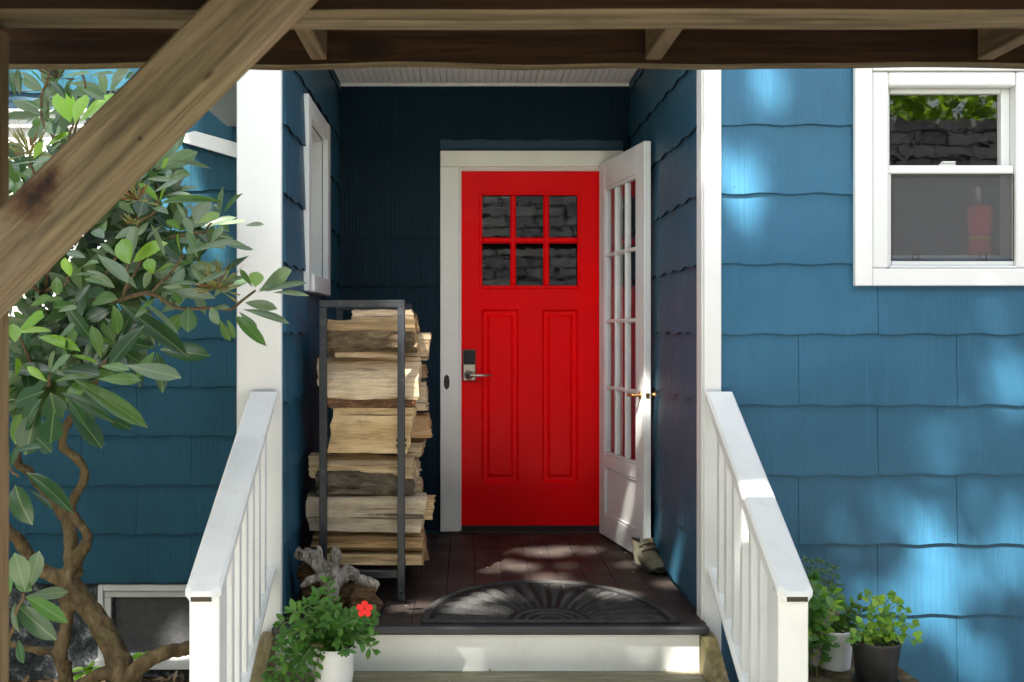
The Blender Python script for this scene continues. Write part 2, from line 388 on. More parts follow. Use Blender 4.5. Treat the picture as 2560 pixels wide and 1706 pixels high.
def leaf_mat(name, trans=0.3, rough=0.38, island=False, cols=None, midrib=True):
    t = NT(name, rough, 0.5)
    if island:
        g = t.new('ShaderNodeNewGeometry'); k = len(cols)
        c = t.ramp(g.outputs['Random Per Island'], [((i+0.5)/k if k > 1 else 0, cc) for i, cc in enumerate(cols)])
    else:
        oi = t.new('ShaderNodeObjectInfo'); c = oi.outputs['Color']
        c = t.mix(t.math('MULTIPLY', t.noise(t.pos(), 20, 3), 0.45), c, t.mix(1.0, c, (0.55, 0.6, 0.55), 'MULTIPLY'))
        if midrib:
            ob = t.new('ShaderNodeTexCoord').outputs['Object']; sx = t.new('ShaderNodeSeparateXYZ'); t.ln(ob, sx.inputs[0])
            ax = t.math('ABSOLUTE', sx.outputs[0])
            c = t.mix(t.math('MULTIPLY', t.ramp(ax, [(0.010, 1.0), (0.045, 0.0)]), 0.32), c, (0.30, 0.38, 0.16))
    t.col(c)
    tl = t.new('ShaderNodeBsdfTranslucent'); t.ln(t.mix(1.0, c, (1.6, 1.9, 0.7), 'MULTIPLY'), tl.inputs[0])
    mx = t.new('ShaderNodeMixShader'); mx.inputs[0].default_value = trans
    t.ln(t.p.outputs[0], mx.inputs[1]); t.ln(tl.outputs[0], mx.inputs[2]); t.ln(mx.outputs[0], t.out.inputs[0])
    return t.mat
M['leaf'] = leaf_mat('glossy shrub leaf', 0.2, 0.26)
M['leaf_soft'] = leaf_mat('soft potted leaf', 0.35, 0.5)
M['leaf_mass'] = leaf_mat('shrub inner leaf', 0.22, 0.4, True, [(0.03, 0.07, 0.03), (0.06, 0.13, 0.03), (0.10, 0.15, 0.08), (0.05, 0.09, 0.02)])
M['crown'] = leaf_mat('tree leaf', 0.3, 0.45, True, [(0.05, 0.10, 0.018), (0.08, 0.15, 0.025), (0.10, 0.17, 0.03)])
M['crown_lime'] = leaf_mat('lime tree leaf', 0.5, 0.4, True, [(0.14, 0.24, 0.02), (0.22, 0.32, 0.03), (0.10, 0.18, 0.02), (0.30, 0.36, 0.05)])
M['small_mass'] = leaf_mat('potted inner leaf', 0.35, 0.5, True, [(0.07, 0.18, 0.03), (0.10, 0.24, 0.045), (0.05, 0.14, 0.03)])
M['herb_mass'] = leaf_mat('herb leaf', 0.3, 0.55, True, [(0.06, 0.13, 0.06), (0.10, 0.18, 0.09), (0.08, 0.16, 0.05)])
t = NT('shrub bark', 0.85, 0.2)
n1 = t.noise(t.pos((1, 1, 0.5)), 18, 6, 0.7, 0.8)
c = t.ramp(n1, [(0.3, (0.025, 0.017, 0.009)), (0.55, (0.10, 0.072, 0.036)), (0.8, (0.21, 0.165, 0.095))])
c = t.mix(t.math('MULTIPLY', t.ramp(t.noise(t.pos(), 5, 4), [(0.5, 0.0), (0.7, 1.0)]), 0.5), c, (0.10, 0.10, 0.035))
t.col(c); t.bump(n1, 0.7, 0.012); M['bark_shrub'] = t.mat
M['twig'] = (lambda t: (t.col(t.ramp(t.noise(t.pos(), 60, 4, .7), [(0.3, (0.045, 0.03, 0.016)), (0.7, (0.14, 0.10, 0.055))])), t.mat)[1])(NT('brown twig', 0.85, 0.2))
M['stem'] = NT('green stem', 0.7).col((0.13, 0.20, 0.06)).mat
M['truss'] = leaf_mat('seed pod', 0.2, 0.6, True, [(0.24, 0.26, 0.07), (0.22, 0.19, 0.05), (0.17, 0.22, 0.06), (0.18, 0.07, 0.02)])
M['dry'] = NT('dry flower head', 0.9).col((0.05, 0.035, 0.02)).mat
M['petal'] = (lambda t: (t.col(t.mix(0.5, (0.85, 0.012, 0.012), (0.75, 0.01, 0.012))), t.mat)[1])(NT('red petal', 0.6))
t = NT('ground soil', 0.95, 0.1)
n1 = t.noise(t.pos(), 3, 8, 0.75); n2 = t.noise(t.pos(), 60, 4, 0.7)
c = t.ramp(n1, [(0.3, (0.03, 0.022, 0.014)), (0.6, (0.075, 0.055, 0.036)), (0.8, (0.11, 0.085, 0.055))])
t.col(c); t.bump(n2, 0.8, 0.02); M['soil'] = t.mat
t = NT('peeling foundation', 0.9, 0.2)
n1 = t.noise(t.pos(), 11, 7, 0.75)
t.col(t.ramp(n1, [(0.40, (0.022, 0.026, 0.03)), (0.54, (0.07, 0.08, 0.085)), (0.63, (0.32, 0.34, 0.33))])); t.bump(n1, 0.8, 0.02); M['foundation'] = t.mat
t = NT('mossy bench top', 0.95, 0.1)
n1 = t.noise(t.pos(), 9, 7, 0.75)
t.col(t.ramp(n1, [(0.35, (0.03, 0.02, 0.013)), (0.5, (0.11, 0.085, 0.05)), (0.62, (0.20, 0.17, 0.11)), (0.8, (0.12, 0.13, 0.05))])); t.bump(n1, 0.8, 0.02); M['mossbench'] = t.mat
M['pot_white'] = paint_mat('white glazed pot', (0.76, 0.78, 0.77), 0.9, 0.35, False, (0.10, 0.08, 0.05), mossy=0.35)
M['pot_black'] = (lambda t: (t.col(t.mix(t.ramp(t.noise(t.pos(), 30, 4), [(0.5, 0.0), (0.8, 1.0)]), (0.016, 0.016, 0.017), (0.045, 0.042, 0.04))), t.mat)[1])(NT('black plastic pot', 0.5))
M['potsoil'] = NT('potting soil', 0.95).col((0.04, 0.022, 0.012)).mat
M['soffit'] = paint_mat('white soffit vinyl', (0.70, 0.70, 0.68), 0.05, 0.5, False)
M['grey_board'] = paint_mat('grey weathered board', (0.45, 0.45, 0.42), 0.2, 0.6)
M['blind'] = NT('white blind', 0.7).col((0.78, 0.78, 0.76)).mat
t = NT('dusty dark glass', 0.28, 0.5)
t.col(t.ramp(t.noise(t.pos((1, 1, 2)), 30, 5, 0.7), [(0.35, (0.05, 0.052, 0.055)), (0.7, (0.085, 0.085, 0.085))])); M['dusty'] = t.mat
M['thermos'] = NT('red fabric', 0.8).col((0.75, 0.03, 0.035)).mat
M['yellow'] = NT('yellow band', 0.6).col((0.65, 0.38, 0.03)).mat
t = NT('dark brick', 0.9, 0.2); oi = t.new('ShaderNodeNewGeometry')
c = t.ramp(oi.outputs['Random Per Island'], [(0.0, (0.20, 0.19, 0.175)), (0.5, (0.48, 0.45, 0.41)), (1.0, (0.78, 0.73, 0.65))])
t.col(t.mix(0.5, c, t.ramp(t.noise(t.pos(), 8, 5), [(0.3, 0.12), (0.7, 0.7)]))); M['brick'] = t.mat
M['cable'] = NT('black cable', 0.6).col((0.01, 0.01, 0.01)).mat

# ------------------------------------------------------------------ ground
GZ = -0.85
g = MB(); nn = 24
for i in range(nn+1):
    for j in range(nn+1):
        g.v.append((-3 + 6*i/nn, 1.5 + 6*j/nn, GZ + 0.03*mnoise.noise((i*0.5, j*0.5, 0))*(0 < i < nn and 0 < j < nn)))
for i in range(nn):
    for j in range(nn):
        a = i*(nn+1)+j; g.f.append([a, a+nn+1, a+nn+2, a+1]); g.m.append(0); g.sm.append(True)
for (x0, x1, y0, y1) in ((-120, -3, -120, 120), (3, 120, -120, 120), (-3, 3, -120, 1.5), (-3, 3, 7.5, 120)):
    g.add([(x0, y0, GZ), (x1, y0, GZ), (x1, y1, GZ), (x0, y1, GZ)], [(0, 1, 2, 3)])
gr = g.build('ground', M['soil']); tag(gr, 'dark soil strewn with dry leaves around the house', kind='structure')

t = NT('pale bounce slab', 0.85, 0.2)
n1 = t.noise(t.pos(), 4, 6, 0.7)
t.col(t.ramp(n1, [(0.3, (0.34, 0.32, 0.29)), (0.7, (0.46, 0.44, 0.40))])); t.bump(t.noise(t.pos(), 50, 4), .3, .006)
pat = MB().bbox(-6, 6, -5.1, 2.75, GZ+.035, GZ+.075, .006).build('bounce_slab', t.mat); tag(pat, 'unseen pale slab added to bounce sunlight into the porch', kind='structure')  # out-of-view reflector, added to send bounce light into the porch

# ------------------------------------------------------------------ the house
house = empty('house', (0.2, 5.7, GZ), 'blue shingle sided house with a recessed porch and white trim', 'house')
YF, YB, YL = 3.90, 5.62, 5.62           # front wall, porch back wall, recessed left wall
XL, XR = -0.73, 0.952                   # porch side walls
ZC = 2.562                              # porch ceiling
ZT = 3.5
def wallpart(boxes, mat='wallboard'):
    m = MB()
    for b in boxes: m.box(*b)
    return m.build('wall', M[mat], house)
WX0, WX1, WZ0, WZ1 = 1.605, 2.215, 1.375, 2.16      # front window opening
front_wall = wallpart([(0.975, WX0, YF, YF+.14, GZ, ZT), (WX1, 3.6, YF, YF+.14, GZ, ZT), (WX0, WX1, YF, YF+.14, GZ, WZ0), (WX0, WX1, YF, YF+.14, WZ1, ZT)])
back_wall = wallpart([(XL-.10, -.045, YB, YB+.14, -.05, ZT), (.80, XR+.12, YB, YB+.14, -.05, ZT), (-.045, .80, YB, YB+.14, 2.09, ZT)])
right_wall = wallpart([(XR, XR+.10, YF+.142, YB-.001, -.2, ZT)])
# the left side wall of the porch with a deep window opening
left_wall = wallpart([(-.89, XL, YF+.01, 4.49, -.2, ZT), (-.89, XL, 5.02, YB-.001, -.2, ZT), (-.89, XL, 4.49, 5.02, -.2, 1.41), (-.89, XL, 4.49, 5.02, 2.13, ZT), (-.89, -.84, 4.49, 5.02, 1.41, 2.13)])
rec_wall = wallpart([(-5.2, -.892, YL, YL+.14, -.30, ZT)])
found = MB(); found.box(-5.2, -2.03, YL+.02, YL+.14, GZ-.1, -.302); found.box(-1.0, -.70, YL+.02, YL+.14, GZ-.1, -.302)
found.box(-2.03, -1.0, YL+.02, YL+.14, GZ-.1, -.80)
found.build('foundation', M['foundation'], house)
# header over the porch mouth, porch ceiling slab, hidden shell behind
wallpart([(XL, .952, YF+.01, YF+.14, ZC+.03, ZT)])
wallpart([(-.045, .80, 8.5, 8.6, -.05, 2.6), (-1.6, -1.5, 5.761, 8.6, -.05, 2.6), (2.4, 2.5, 5.761, 8.6, -.05, 2.6), (-1.5, -.045, 8.5, 8.6, -.05, 2.6), (.80, 2.4, 8.5, 8.6, -.05, 2.6),
          (-1.6, 2.5, 5.761, 8.6, -.15, -.051), (1.06, 3.6, 5.1, 5.2, -.4, ZT), (3.5, 3.6, 4.041, 5.1, -.4, ZT)], 'dark')
m = MB(); m.box(-1.15, 3.9, 3.75, 8.9, ZT, ZT+.12); m.box(-5.5, -1.15, 5.42, 8.9, ZT, ZT+.12); m.build('roof', M['grey_board'], house)

# --- shingles: 24 inch panels with a wavy lower edge
SH_CACHE = {}
def shingle_mesh(w, h, phase, mat, nails, amp, lam):
    key = (round(w, 3), round(phase, 3), mat, nails, amp)
    if key in SH_CACHE: return SH_CACHE[key]
    m = MB(); n = max(2, int(round(w/0.03))); tb, tt = 0.015, 0.003
    fr, bk = [], []
    for i in range(n+1):
        x = w*i/n; zb = amp*math.sin(2*math.pi*(x+phase)/lam) + amp*0.15*math.sin(2*math.pi*(x+phase)/(lam*0.37)+1)
        fr.append((x, -tb, zb))
    v = fr + [(x, -tt, h) for (x, _, _) in fr] + [(x, 0.004, z+0.003) for (x, _, z) in fr]
    k = n+1; f = []
    for i in range(n):
        f += [(i, i+1, k+i+1, k+i), (i+1, i, 2*k+i, 2*k+i+1)]
    f += [(0, k, 2*k), (n, 2*k+n, k+n)]
    m.add(v, f)
    for q in range(n): m.m[2*q+1] = 1
    if nails:
        for fx in (0.045, w*0.5, w-0.045):
            if fx < 0.02 or fx > w-0.02: continue
            fx += random.uniform(-.01, .01); zz = 0.032+random.uniform(-.004, .004); y0 = -(tb-(tb-tt)*zz/h)
            r = 0.0048; pv = [(fx, y0-0.0032, zz)] + [(fx+r*math.cos(a*math.pi/3), y0-0.0006, zz+r*math.sin(a*math.pi/3)) for a in range(6)]
            m.add(pv, [(0, 1+(a+1) % 6, 1+a) for a in range(6)], 0, True)
    me = m.mesh('shingle', [M[mat], M['shingle_edge_shade']]); SH_CACHE[key] = me
    return me
def clad(parent, origin, ang, length, z0, rows, expo, mat, nails=False, joint0=0.0, holes=(), amp=0.0036, lam=0.215, unit=0.628, plain_from=99):
    """cover a wall: origin = local x 0 on the wall plane, ang = rotation of local -y (outward)"""
    rot = Matrix.Rotation(ang, 4, 'Z')
    for r in range(rows):
        z = z0 + r*expo
        off = (joint0 + (unit*0.5 if r % 2 else 0.0)) % unit
        if r >= plain_from: off = 0.60
        xs = [0.0] + [off + unit*k for k in range(-1, int(length/unit)+2) if 0.03 < off + unit*k < length-0.03] + [length]
        segs = list(zip(xs[:-1], xs[1:]))
        for (hx0, hx1, hz0, hz1) in holes:
            if z < hz1-0.02 and z+expo > hz0+0.02:
                ns = []
                for (a, b) in segs:
                    if b <= hx0 or a >= hx1: ns.append((a, b)); continue
                    if a < hx0-0.02: ns.append((a, hx0))
                    if b > hx1+0.02: ns.append((hx1, b))
                segs = ns
        for (a, b) in segs:
            dz = random.uniform(-.0035, .0035)
            me = shingle_mesh(b-a-0.0022, expo+0.022, random.choice((0, .05, .1, .15)) if r % 2 else random.choice((0.02, .08, .13)), mat, nails, amp, lam)
            mw = Matrix.Translation(Vector(origin)) @ rot @ Matrix.Translation((a, 0, z+dz))
            link('shingle', me, parent, mw)
E = 0.278
clad(front_wall, (1.016, YF, 0), 0, 2.5, 0.023-3*E, 13, E, 'siding', True, joint0=1.325-1.016, plain_from=8, holes=((1.565-1.016, 2.26-1.016, 1.40, 2.19),))
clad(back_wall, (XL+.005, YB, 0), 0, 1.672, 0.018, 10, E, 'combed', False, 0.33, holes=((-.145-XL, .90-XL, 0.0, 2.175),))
clad(right_wall, (XR, YB-.01, 0), -math.pi/2, YB-YF-.09, 0.030, 10, E, 'siding_porch_shade', False, 0.2, amp=0.006, lam=0.24)
clad(left_wall, (XL, YF+.012, 0), math.pi/2, YB-YF-.02, 0.030, 10, E, 'siding_porch_shade', False, 0.1, holes=((4.47-YF, 5.04-YF, 1.39, 2.15),), amp=0.006, lam=0.24)
clad(rec_wall, (-4.2, YL, 0), 0, 3.30, -0.292, 13, 0.281, 'combed_sun', True, 0.12, holes=((-3.0+4.2, -2.10+4.2, 1.06, 2.36),), amp=0.005)

# --- white corner boards and trim
def trim(name, b, mat='white', bev=0.004, parent=house):
    return MB().bbox(*b, bev).build(name, M[mat], parent)
trim('corner_board', (-.905, -.728, YF-.022, YF+.009, -.30, ZT))
trim('corner_board', (.944, 1.014, YF-.024, YF+.001, -.32, ZT))
trim('corner_board', (.938, .9505, YF-.010, YF+.075, -.05, ZT))
# --- porch ceiling of narrow vinyl boards
ceil_ = MB(); ceil_.box(XL+.01, XR-.01, YF+.15, YB-.002, ZC+.014, ZC+.03); ceil_o = ceil_.build('ceiling', M['soffit'], house)
nb = 23; wb = (XR-XL-.04)/nb
m = MB(); m.bbox(0.0015, wb*0.5-.0015, YF+.152, YB-.035, ZC, ZC+.013, .003); m.bbox(wb*0.5+.0015, wb-.0015, YF+.152, YB-.035, ZC, ZC+.013, .003)
sb = m.mesh('soffit_board', M['soffit'])
for i in range(nb): link('soffit_board', sb, ceil_o, Matrix.Translation((XL+.02+i*wb, 0, 0)))
m = MB(); m.bbox(XL+.015, XR-.015, YB-.034, YB-.012, ZC-.012, ZC+.012, .003); m.build('trim_strip', M['soffit'], ceil_o)

# --- porch side window (deep white recess)
w2 = MB(); w2.box(-.838, -.832, 4.49, 5.02, 1.41, 2.13); win2 = w2.build('window', M['glass'], house)
fr = MB()
fr.bbox(XL-.002, XL+.028, 4.40, 4.49, 1.33, 2.216, .003); fr.bbox(XL-.002, XL+.028, 5.02, 5.11, 1.33, 2.216, .003)
fr.bbox(XL-.002, XL+.026, 4.491, 5.019, 2.13, 2.216, .003); fr.bbox(XL-.002, XL+.040, 4.491, 5.019, 1.33, 1.41, .003)
fr.build('casing', M['white'], win2)
fr = MB()
fr.box(-.832, XL-.003, 4.491, 4.503, 1.412, 2.128); fr.box(-.832, XL-.003, 5.007, 5.019, 1.412, 2.128)
fr.box(-.832, XL-.003, 4.504, 5.006, 2.116, 2.128); fr.box(-.832, XL-.003, 4.504, 5.006, 1.412, 1.424)
fr.build('jamb', M['white'], win2)
fr = MB(); fr.bbox(-.83, -.80, 4.504, 5.006, 1.75, 1.79, .003); fr.bbox(-.83, -.805, 4.504, 4.54, 1.424, 2.115, .003); fr.bbox(-.83, -.805, 4.97, 5.006, 1.424, 2.115, .003)
fr.build('sash', M['white'], win2)

# --- front double-hung window at the right
def fx(px): return (px-CX)/F*3.87
def fz(py): return CZ-(py-CY)/F*3.87
gl = MB(); gl.box(fx(2237), fx(2517), YF+.030, YF+.034, fz(412), fz(228)); win = gl.build('window', M['glass'], house)
gl = MB(); gl.box(fx(2234), fx(2539), YF+.012, YF+.016, fz(651), fz(435)); gl.build('pane', M['glass'], win)
gl = MB(); gl.box(fx(2234), fx(2539), YF-.004, YF-.003, fz(651), fz(435)); gl.build('insect_screen', M['screen'], win)
X0, X1 = fx(2136), fx(2618); Xa, Xb = fx(2179), fx(2575); Z0, Z1, Za, Zb = fz(715), 2.235, fz(672), 2.175
fr = MB()
fr.bbox(X0, Xa, YF-.040, YF-.0135, Z0, Z1, .003); fr.bbox(Xb, X1, YF-.040, YF-.0135, Z0, Z1, .003)
fr.bbox(Xa+.001, Xb-.001, YF-.040, YF-.0135, Z0, Za, .003); fr.bbox(Xa+.001, Xb-.001, YF-.040, YF-.0135, Zb, Z1, .003)
fr.build('casing', M['white'], win)
fr = MB()                                  # vinyl frame with mitred steps
xo0, xo1, zo0, zo1 = Xa+.002, Xb-.002, Za+.002, Zb-.002
xi0, xi1, zi0, zi1 = fx(2222), fx(2541), fz(665), fz(215)
for (a, b, c_, d) in ((xo0, xi0, zo0, zo1), (xi1, xo1, zo0, zo1)): fr.bbox(a, b, YF-.032, YF+.05, c_, d, .006)
fr.bbox(xi0+.001, xi1-.001, YF-.031, YF+.05, zi1, zo1, .006); fr.bbox(xi0+.001, xi1-.001, YF-.038, YF+.05, zo0, zi0, .006)
fr.build('frame', M['vinyl'], win)
fr = MB()
fr.bbox(fx(2223), fx(2236), YF+.014, YF+.045, fz(432), fz(216), .002); fr.bbox(fx(2518), fx(2540), YF+.014, YF+.045, fz(432), fz(216), .002)
fr.bbox(fx(2237), fx(2517), YF+.014, YF+.045, fz(227), fz(216), .002); fr.bbox(fx(2223), fx(2540), YF-.016, YF+.045, fz(433), fz(412), .004)
fr.build('upper_sash', M['vinyl'], win)
fr = MB()
fr.bbox(fx(2223), fx(2233), YF-.012, YF+.02, fz(664), fz(434), .002); fr.bbox(fx(2540), fx(2548), YF-.012, YF+.02, fz(664), fz(434), .002)
fr.bbox(fx(2234), fx(2539), YF-.014, YF+.02, fz(664), fz(652), .002)
fr.build('lower_sash', M['vinyl'], win)
fr = MB()
for (a, b, c_, d) in ((2233, 2235, 652, 434), (2538, 2540, 652, 434)): fr.box(fx(a), fx(b), YF-.0155, YF-.0125, fz(c_), fz(d))
fr.box(fx(2235.2), fx(2537.8), YF-.0155, YF-.0125, fz(436), fz(434)); fr.box(fx(2235.2), fx(2537.8), YF-.0155, YF-.0125, fz(652), fz(650.4))
fr.build('screen_frame', M['iron'], win)
for px in (2290, 2459):
    c0 = MB(); c0.tube([P(px-9, 634, 3.894), P(px-8, 650, 3.894), P(px+8, 650, 3.894), P(px+6, 634, 3.894)], .0016, 6); c0.build('lift_tab', M['iron'], win)
lk = MB(); lk.bbox(fx(2358), fx(2396), YF-.010, YF+.012, fz(412)+.001, fz(407), .002); lk.bbox(fx(2362), fx(2394), YF-.016, YF+.006, fz(406.6), fz(402), .002); lk.build('sash_lock', M['vinyl'], win)
st = MB(); st.bbox(WX0+.01, WX1-.01, YF+.06, YF+.30, fz(668), fz(634), .004); st.build('stool', M['white'], win)
st = MB(); st.box(2.204, 2.2135, YF+.046, YF+.139, fz(634)+.002, 2.15); st.build('inner_jamb', M['white'], win)
# red bottle on the stool
bx = (2450-CX)/F*4.10; bz = fz(634)+.001
bt = empty('bottle', (bx, 4.10, bz), 'red cylinder with yellow band and silver neck behind the window screen', 'bottle')
b_ = MB(); b_.lathe([(0, 0), (.046, 0), (.048, .05), (.040, .075), (.040, .085), (.048, .11), (.050, .19), (.044, .215), (.02, .222), (0, .222)], (bx, 4.10, bz)); b_.build('body', M['thermos'], bt)
b_ = MB(); b_.lathe([(.0412, .072), (.0432, .074), (.0432, .083), (.0412, .085)], (bx, 4.10, bz)); b_.build('band', M['yellow'], bt)
b_ = MB(); b_.lathe([(0, .223), (.017, .223), (.017, .29), (.013, .30), (0, .30)], (bx-.008, 4.10, bz)); b_.build('neck', M['nickel'], bt)

# --- white framed window far left in the sun, on the recessed wall
w3 = MB(); w3.box(-2.95, -2.16, YL+.004, YL+.008, 1.10, 2.30); win3 = w3.build('window', M['glass'], house)
fr = MB(); fr.bbox(-3.06, -2.95, YL-.035, YL, 1.05, 2.31, .003); fr.bbox(-2.16, -2.045, YL-.035, YL, 1.05, 2.31, .003); fr.bbox(-3.06, -2.045, YL-.034, YL, 2.311, 2.36, .003)
fr.bbox(-3.08, -2.03, YL-.055, YL, 2.361, 2.385, .006); fr.bbox(-3.10, -2.01, YL-.075, YL, 2.386, 2.41, .008); fr.bbox(-3.09, -2.02, YL-.06, YL, 1.005, 1.049, .004)
fr.build('casing', M['white'], win3)
fr = MB(); fr.box(-2.95, -2.16, YL-.001, YL+.003, 1.06, 2.31); fr.build('blind', M['blind'], win3)
fr = MB(); fr.bbox(-2.949, -2.161, YL-.022, YL-.002, 1.66, 1.70, .003); fr.bbox(-2.949, -2.90, YL-.02, YL-.002, 1.06, 2.30, .003); fr.bbox(-2.21, -2.161, YL-.02, YL-.002, 1.06, 2.30, .003); fr.build('sash', M['vinyl'], win3)

# --- grey eave box and the sloping white board left of the corner board
m = MB(); m.bbox(-1.36, -.91, 4.35, YL-.04, 2.315, 2.42, .006); m.build('eave', M['grey_board'], house)
pts = [(P(446, 343, YL-.03)), (P(490, 330, YL-.03)), (P(640, 372, YL-.03)), (P(640, 410, YL-.03)), (P(462, 358, YL-.03))]
m = MB(); m.prism([(p.x, p.z) for p in pts], 'y', YL-.055, YL-.016); m.build('rake_board', M['white'], house)
cb = MB(); cb.tube([(-3.2, YL-.03, CZ+(CY-229)/F*YL), (-2.4, YL-.035, CZ+(CY-231)/F*YL), (-1.75, YL-.03, CZ+(CY-231)/F*YL)], .004, 6); cb.build('cable', M['cable'], house)

# --- basement window under the left wall
bwin = MB(); bwin.box(P(276, 0, YL).x, P(600, 0, YL).x, YL+.055, YL+.06, P(0, 1640, YL).z, P(0, 1492, YL).z); bw = bwin.build('window', M['dusty'], house)
tag(bw, 'dusty low basement window')
x0, x1 = P(245, 0, YL).x, -1.003
fr = MB()
fr.bbox(x0, x0+.03, YL-.005, YL+.10, P(0, 1660, YL).z, -.304, .003); fr.bbox(x0+.031, x0+.07, YL+.01, YL+.08, P(0, 1640, YL).z, -.38, .003)
fr.bbox(x0+.031, x1, YL-.004, YL+.10, -.34, -.304, .003); fr.bbox(x0+.031, x1, YL+.012, YL+.08, -.379, -.341, .003)
fr.bbox(x0-.01, x1, YL-.03, YL+.10, P(0, 1662, YL).z-.02, P(0, 1646, YL).z, .003)
fr.build('frame', paint_mat('flaking window paint', (0.62, 0.63, 0.6), 0.6, 0.6), bw)

# ------------------------------------------------------------------ red front door
DX0, DX1, DZ0, DZ1 = -.040, .790, .036, 2.076
def dx(px): return (px-CX)/437.0
def dz(py): return CZ-(py-CY)/437.0
DY = 5.606
casing = MB()
casing.bbox(-.142, -.034, DY-.028, YB-.001, .004, 2.086, .003); casing.bbox(.792, .90, DY-.028, YB-.001, .004, 2.086, .003)
casing.bbox(-.142, .90, DY-.030, YB-.001, 2.087, 2.178, .003)
casing.build('door_casing', M['cream'], house)
stop = MB(); stop.bbox(-.0335, -.022, DY-.012, DY+.05, .01, 2.078, .002); stop.bbox(-.0335, .791, DY-.012, DY+.012, 2.076, 2.0865, .002); stop.bbox(-.03, .79, DY+.0, DY+.03, 2.068, 2.0755, .001)
stop.build('door_stop', M['cream'], house)
th = MB(); th.bbox(-.14, .90, DY-.03, YB+.13, -.005, .012, .003); th.build('threshold', NT('dark threshold', .7).col((.03, .022, .018)).mat, house)
door = MB()
gx = [(1207, 1276), (1290.5, 1359), (1374, 1443)]; gz = [(489, 593), (608, 713)]
lx0, lx1, lz0, lz1 = dx(1204), dx(1446), dz(716), dz(486)      # light opening
p1 = (dx(1204.5), dx(1297)); p2 = (dx(1356), dx(1446)); pz = (dz(1208), dz(774))
YD = DY+.016; YD2 = YD+.045
# stiles and rails round the openings
door.box(-.0215, lx0, YD, YD2, DZ0, 2.067); door.box(lx1, .789, YD, YD2, DZ0, 2.067)
door.box(lx0, lx1, YD, YD2, lz1, 2.067); door.box(lx0, lx1, YD, YD2, pz[1], lz0); door.box(lx0, lx1, YD, YD2, DZ0, pz[0]); door.box(p1[1], p2[0], YD, YD2, pz[0], pz[1])
for (a, b) in (p1, p2):
    # sunk border with a raised field
    z0, z1 = pz; s1, s2, s3 = .012, .030, .040; d1, d2 = .016, .004
    o = [(a, YD, z0), (b, YD, z0), (b, YD, z1), (a, YD, z1)]
    def inset(k, d): return [(a+k, YD+d, z0+k), (b-k, YD+d, z0+k), (b-k, YD+d, z1-k), (a+k, YD+d, z1-k)]
    rings = [o, inset(s1, d1), inset(s2, d1), inset(s3+.006, d2)]
    base = len(door.v); vv = [q for r_ in rings for q in r_]
    ff = [(4*r_+i, 4*r_+(i+1) % 4, 4*(r_+1)+(i+1) % 4, 4*(r_+1)+i) for r_ in range(3) for i in range(4)] + [(12, 13, 14, 15)]
    door.add(vv, ff); door.box(a, b, YD+.02, YD2, z0, z1)
dr = door.build('door', M['red'], house); tag(dr, 'red front door with six panes over two panels')
mold = MB()
for (a, b, c_, d) in ((lx0-.014, lx0+.004, lz0-.014, lz1+.014), (lx1-.004, lx1+.014, lz0-.014, lz1+.014)): mold.bbox(a, b, YD-.008, YD+.006, c_, d, .004)
mold.bbox(lx0+.0045, lx1-.0045, YD-.0085, YD+.006, lz1-.004, lz1+.014, .004); mold.bbox(lx0+.0045, lx1-.0045, YD-.0085, YD+.006, lz0-.014, lz0+.004, .004)
mold.build('molding', M['red'], dr)
for k in (0, 1):
    xm0, xm1 = dx(gx[k][1]), dx(gx[k+1][0]); mu = MB(); mu.bbox(xm0+.004, xm1-.004, YD-.007, YD+.020, lz0+.005, lz1-.005, .006); mu.bbox(xm0, xm1, YD+.004, YD+.019, lz0+.005, lz1-.005, .003); mu.build('muntin', M['red'], dr)
mu = MB(); mu.bbox(lx0+.005, lx1-.005, YD-.0062, YD+.020, dz(608)+.004, dz(593)-.004, .006); mu.bbox(lx0+.005, lx1-.005, YD+.005, YD+.0185, dz(608), dz(593), .003); mu.build('muntin', M['red'], dr)
for (a, b) in gx:
    for (c_, d) in gz:
        q = MB(); tilt = random.uniform(-.0006, .0006)
        q.box(dx(a)-.003, dx(b)+.003, -.002, .002, -(dz(c_)-dz(d))/2-.003, (dz(c_)-dz(d))/2+.003)
        q.build('pane', M['glass'], dr, Matrix.Translation((0, YD+.0255, (dz(c_)+dz(d))/2)) @ Matrix.Rotation(R(2.5 if c_ > 600 else 0), 4, 'X'))
# keypad lock and lever
lk = MB(); lk.bbox(dx(1157), dx(1190), YD-.022, YD, dz(953), dz(874), .006); lock = lk.build('lock', M['nickel'], dr)
lk = MB(); lk.bbox(dx(1159.5), dx(1187.5), YD-.0245, YD-.0225, dz(912), dz(876), .001); lk.build('keypad', M['screen_black'], dr)
lk = MB(); lk.lathe([(0, 0), (.026, 0), (.026, .008), (.022, .012), (.012, .014), (.011, .04), (0, .041)], (dx(1172), YD-.0225, dz(938)), 20, M=Matrix.Rotation(R(90), 4, 'X'))
lk.tube([(dx(1166), YD-.058, dz(938)), (dx(1180), YD-.062, dz(938)), (dx(1205), YD-.062, dz(938.5)), (dx(1228), YD-.055, dz(938))], [.010, .010, .008, .006], 10); lk.build('handle', M['nickel'], dr)
# old strike plate on the casing
sp = MB(); zc = dz(955); xc = dx(1117); sp.prism([(xc-.014, zc-.03), (xc, zc-.044), (xc+.014, zc-.03), (xc+.017, zc), (xc+.014, zc+.03), (xc, zc+.044), (xc-.014, zc+.03), (xc-.017, zc)], 'y', DY-.034, DY-.0305)
sp.lathe([(0, 0), (.006, 0), (.006, .004), (0, .005)], (xc, DY-.034, zc), 12, M=Matrix.Rotation(R(90), 4, 'X')); sp.build('strike_plate', M['iron'], house)

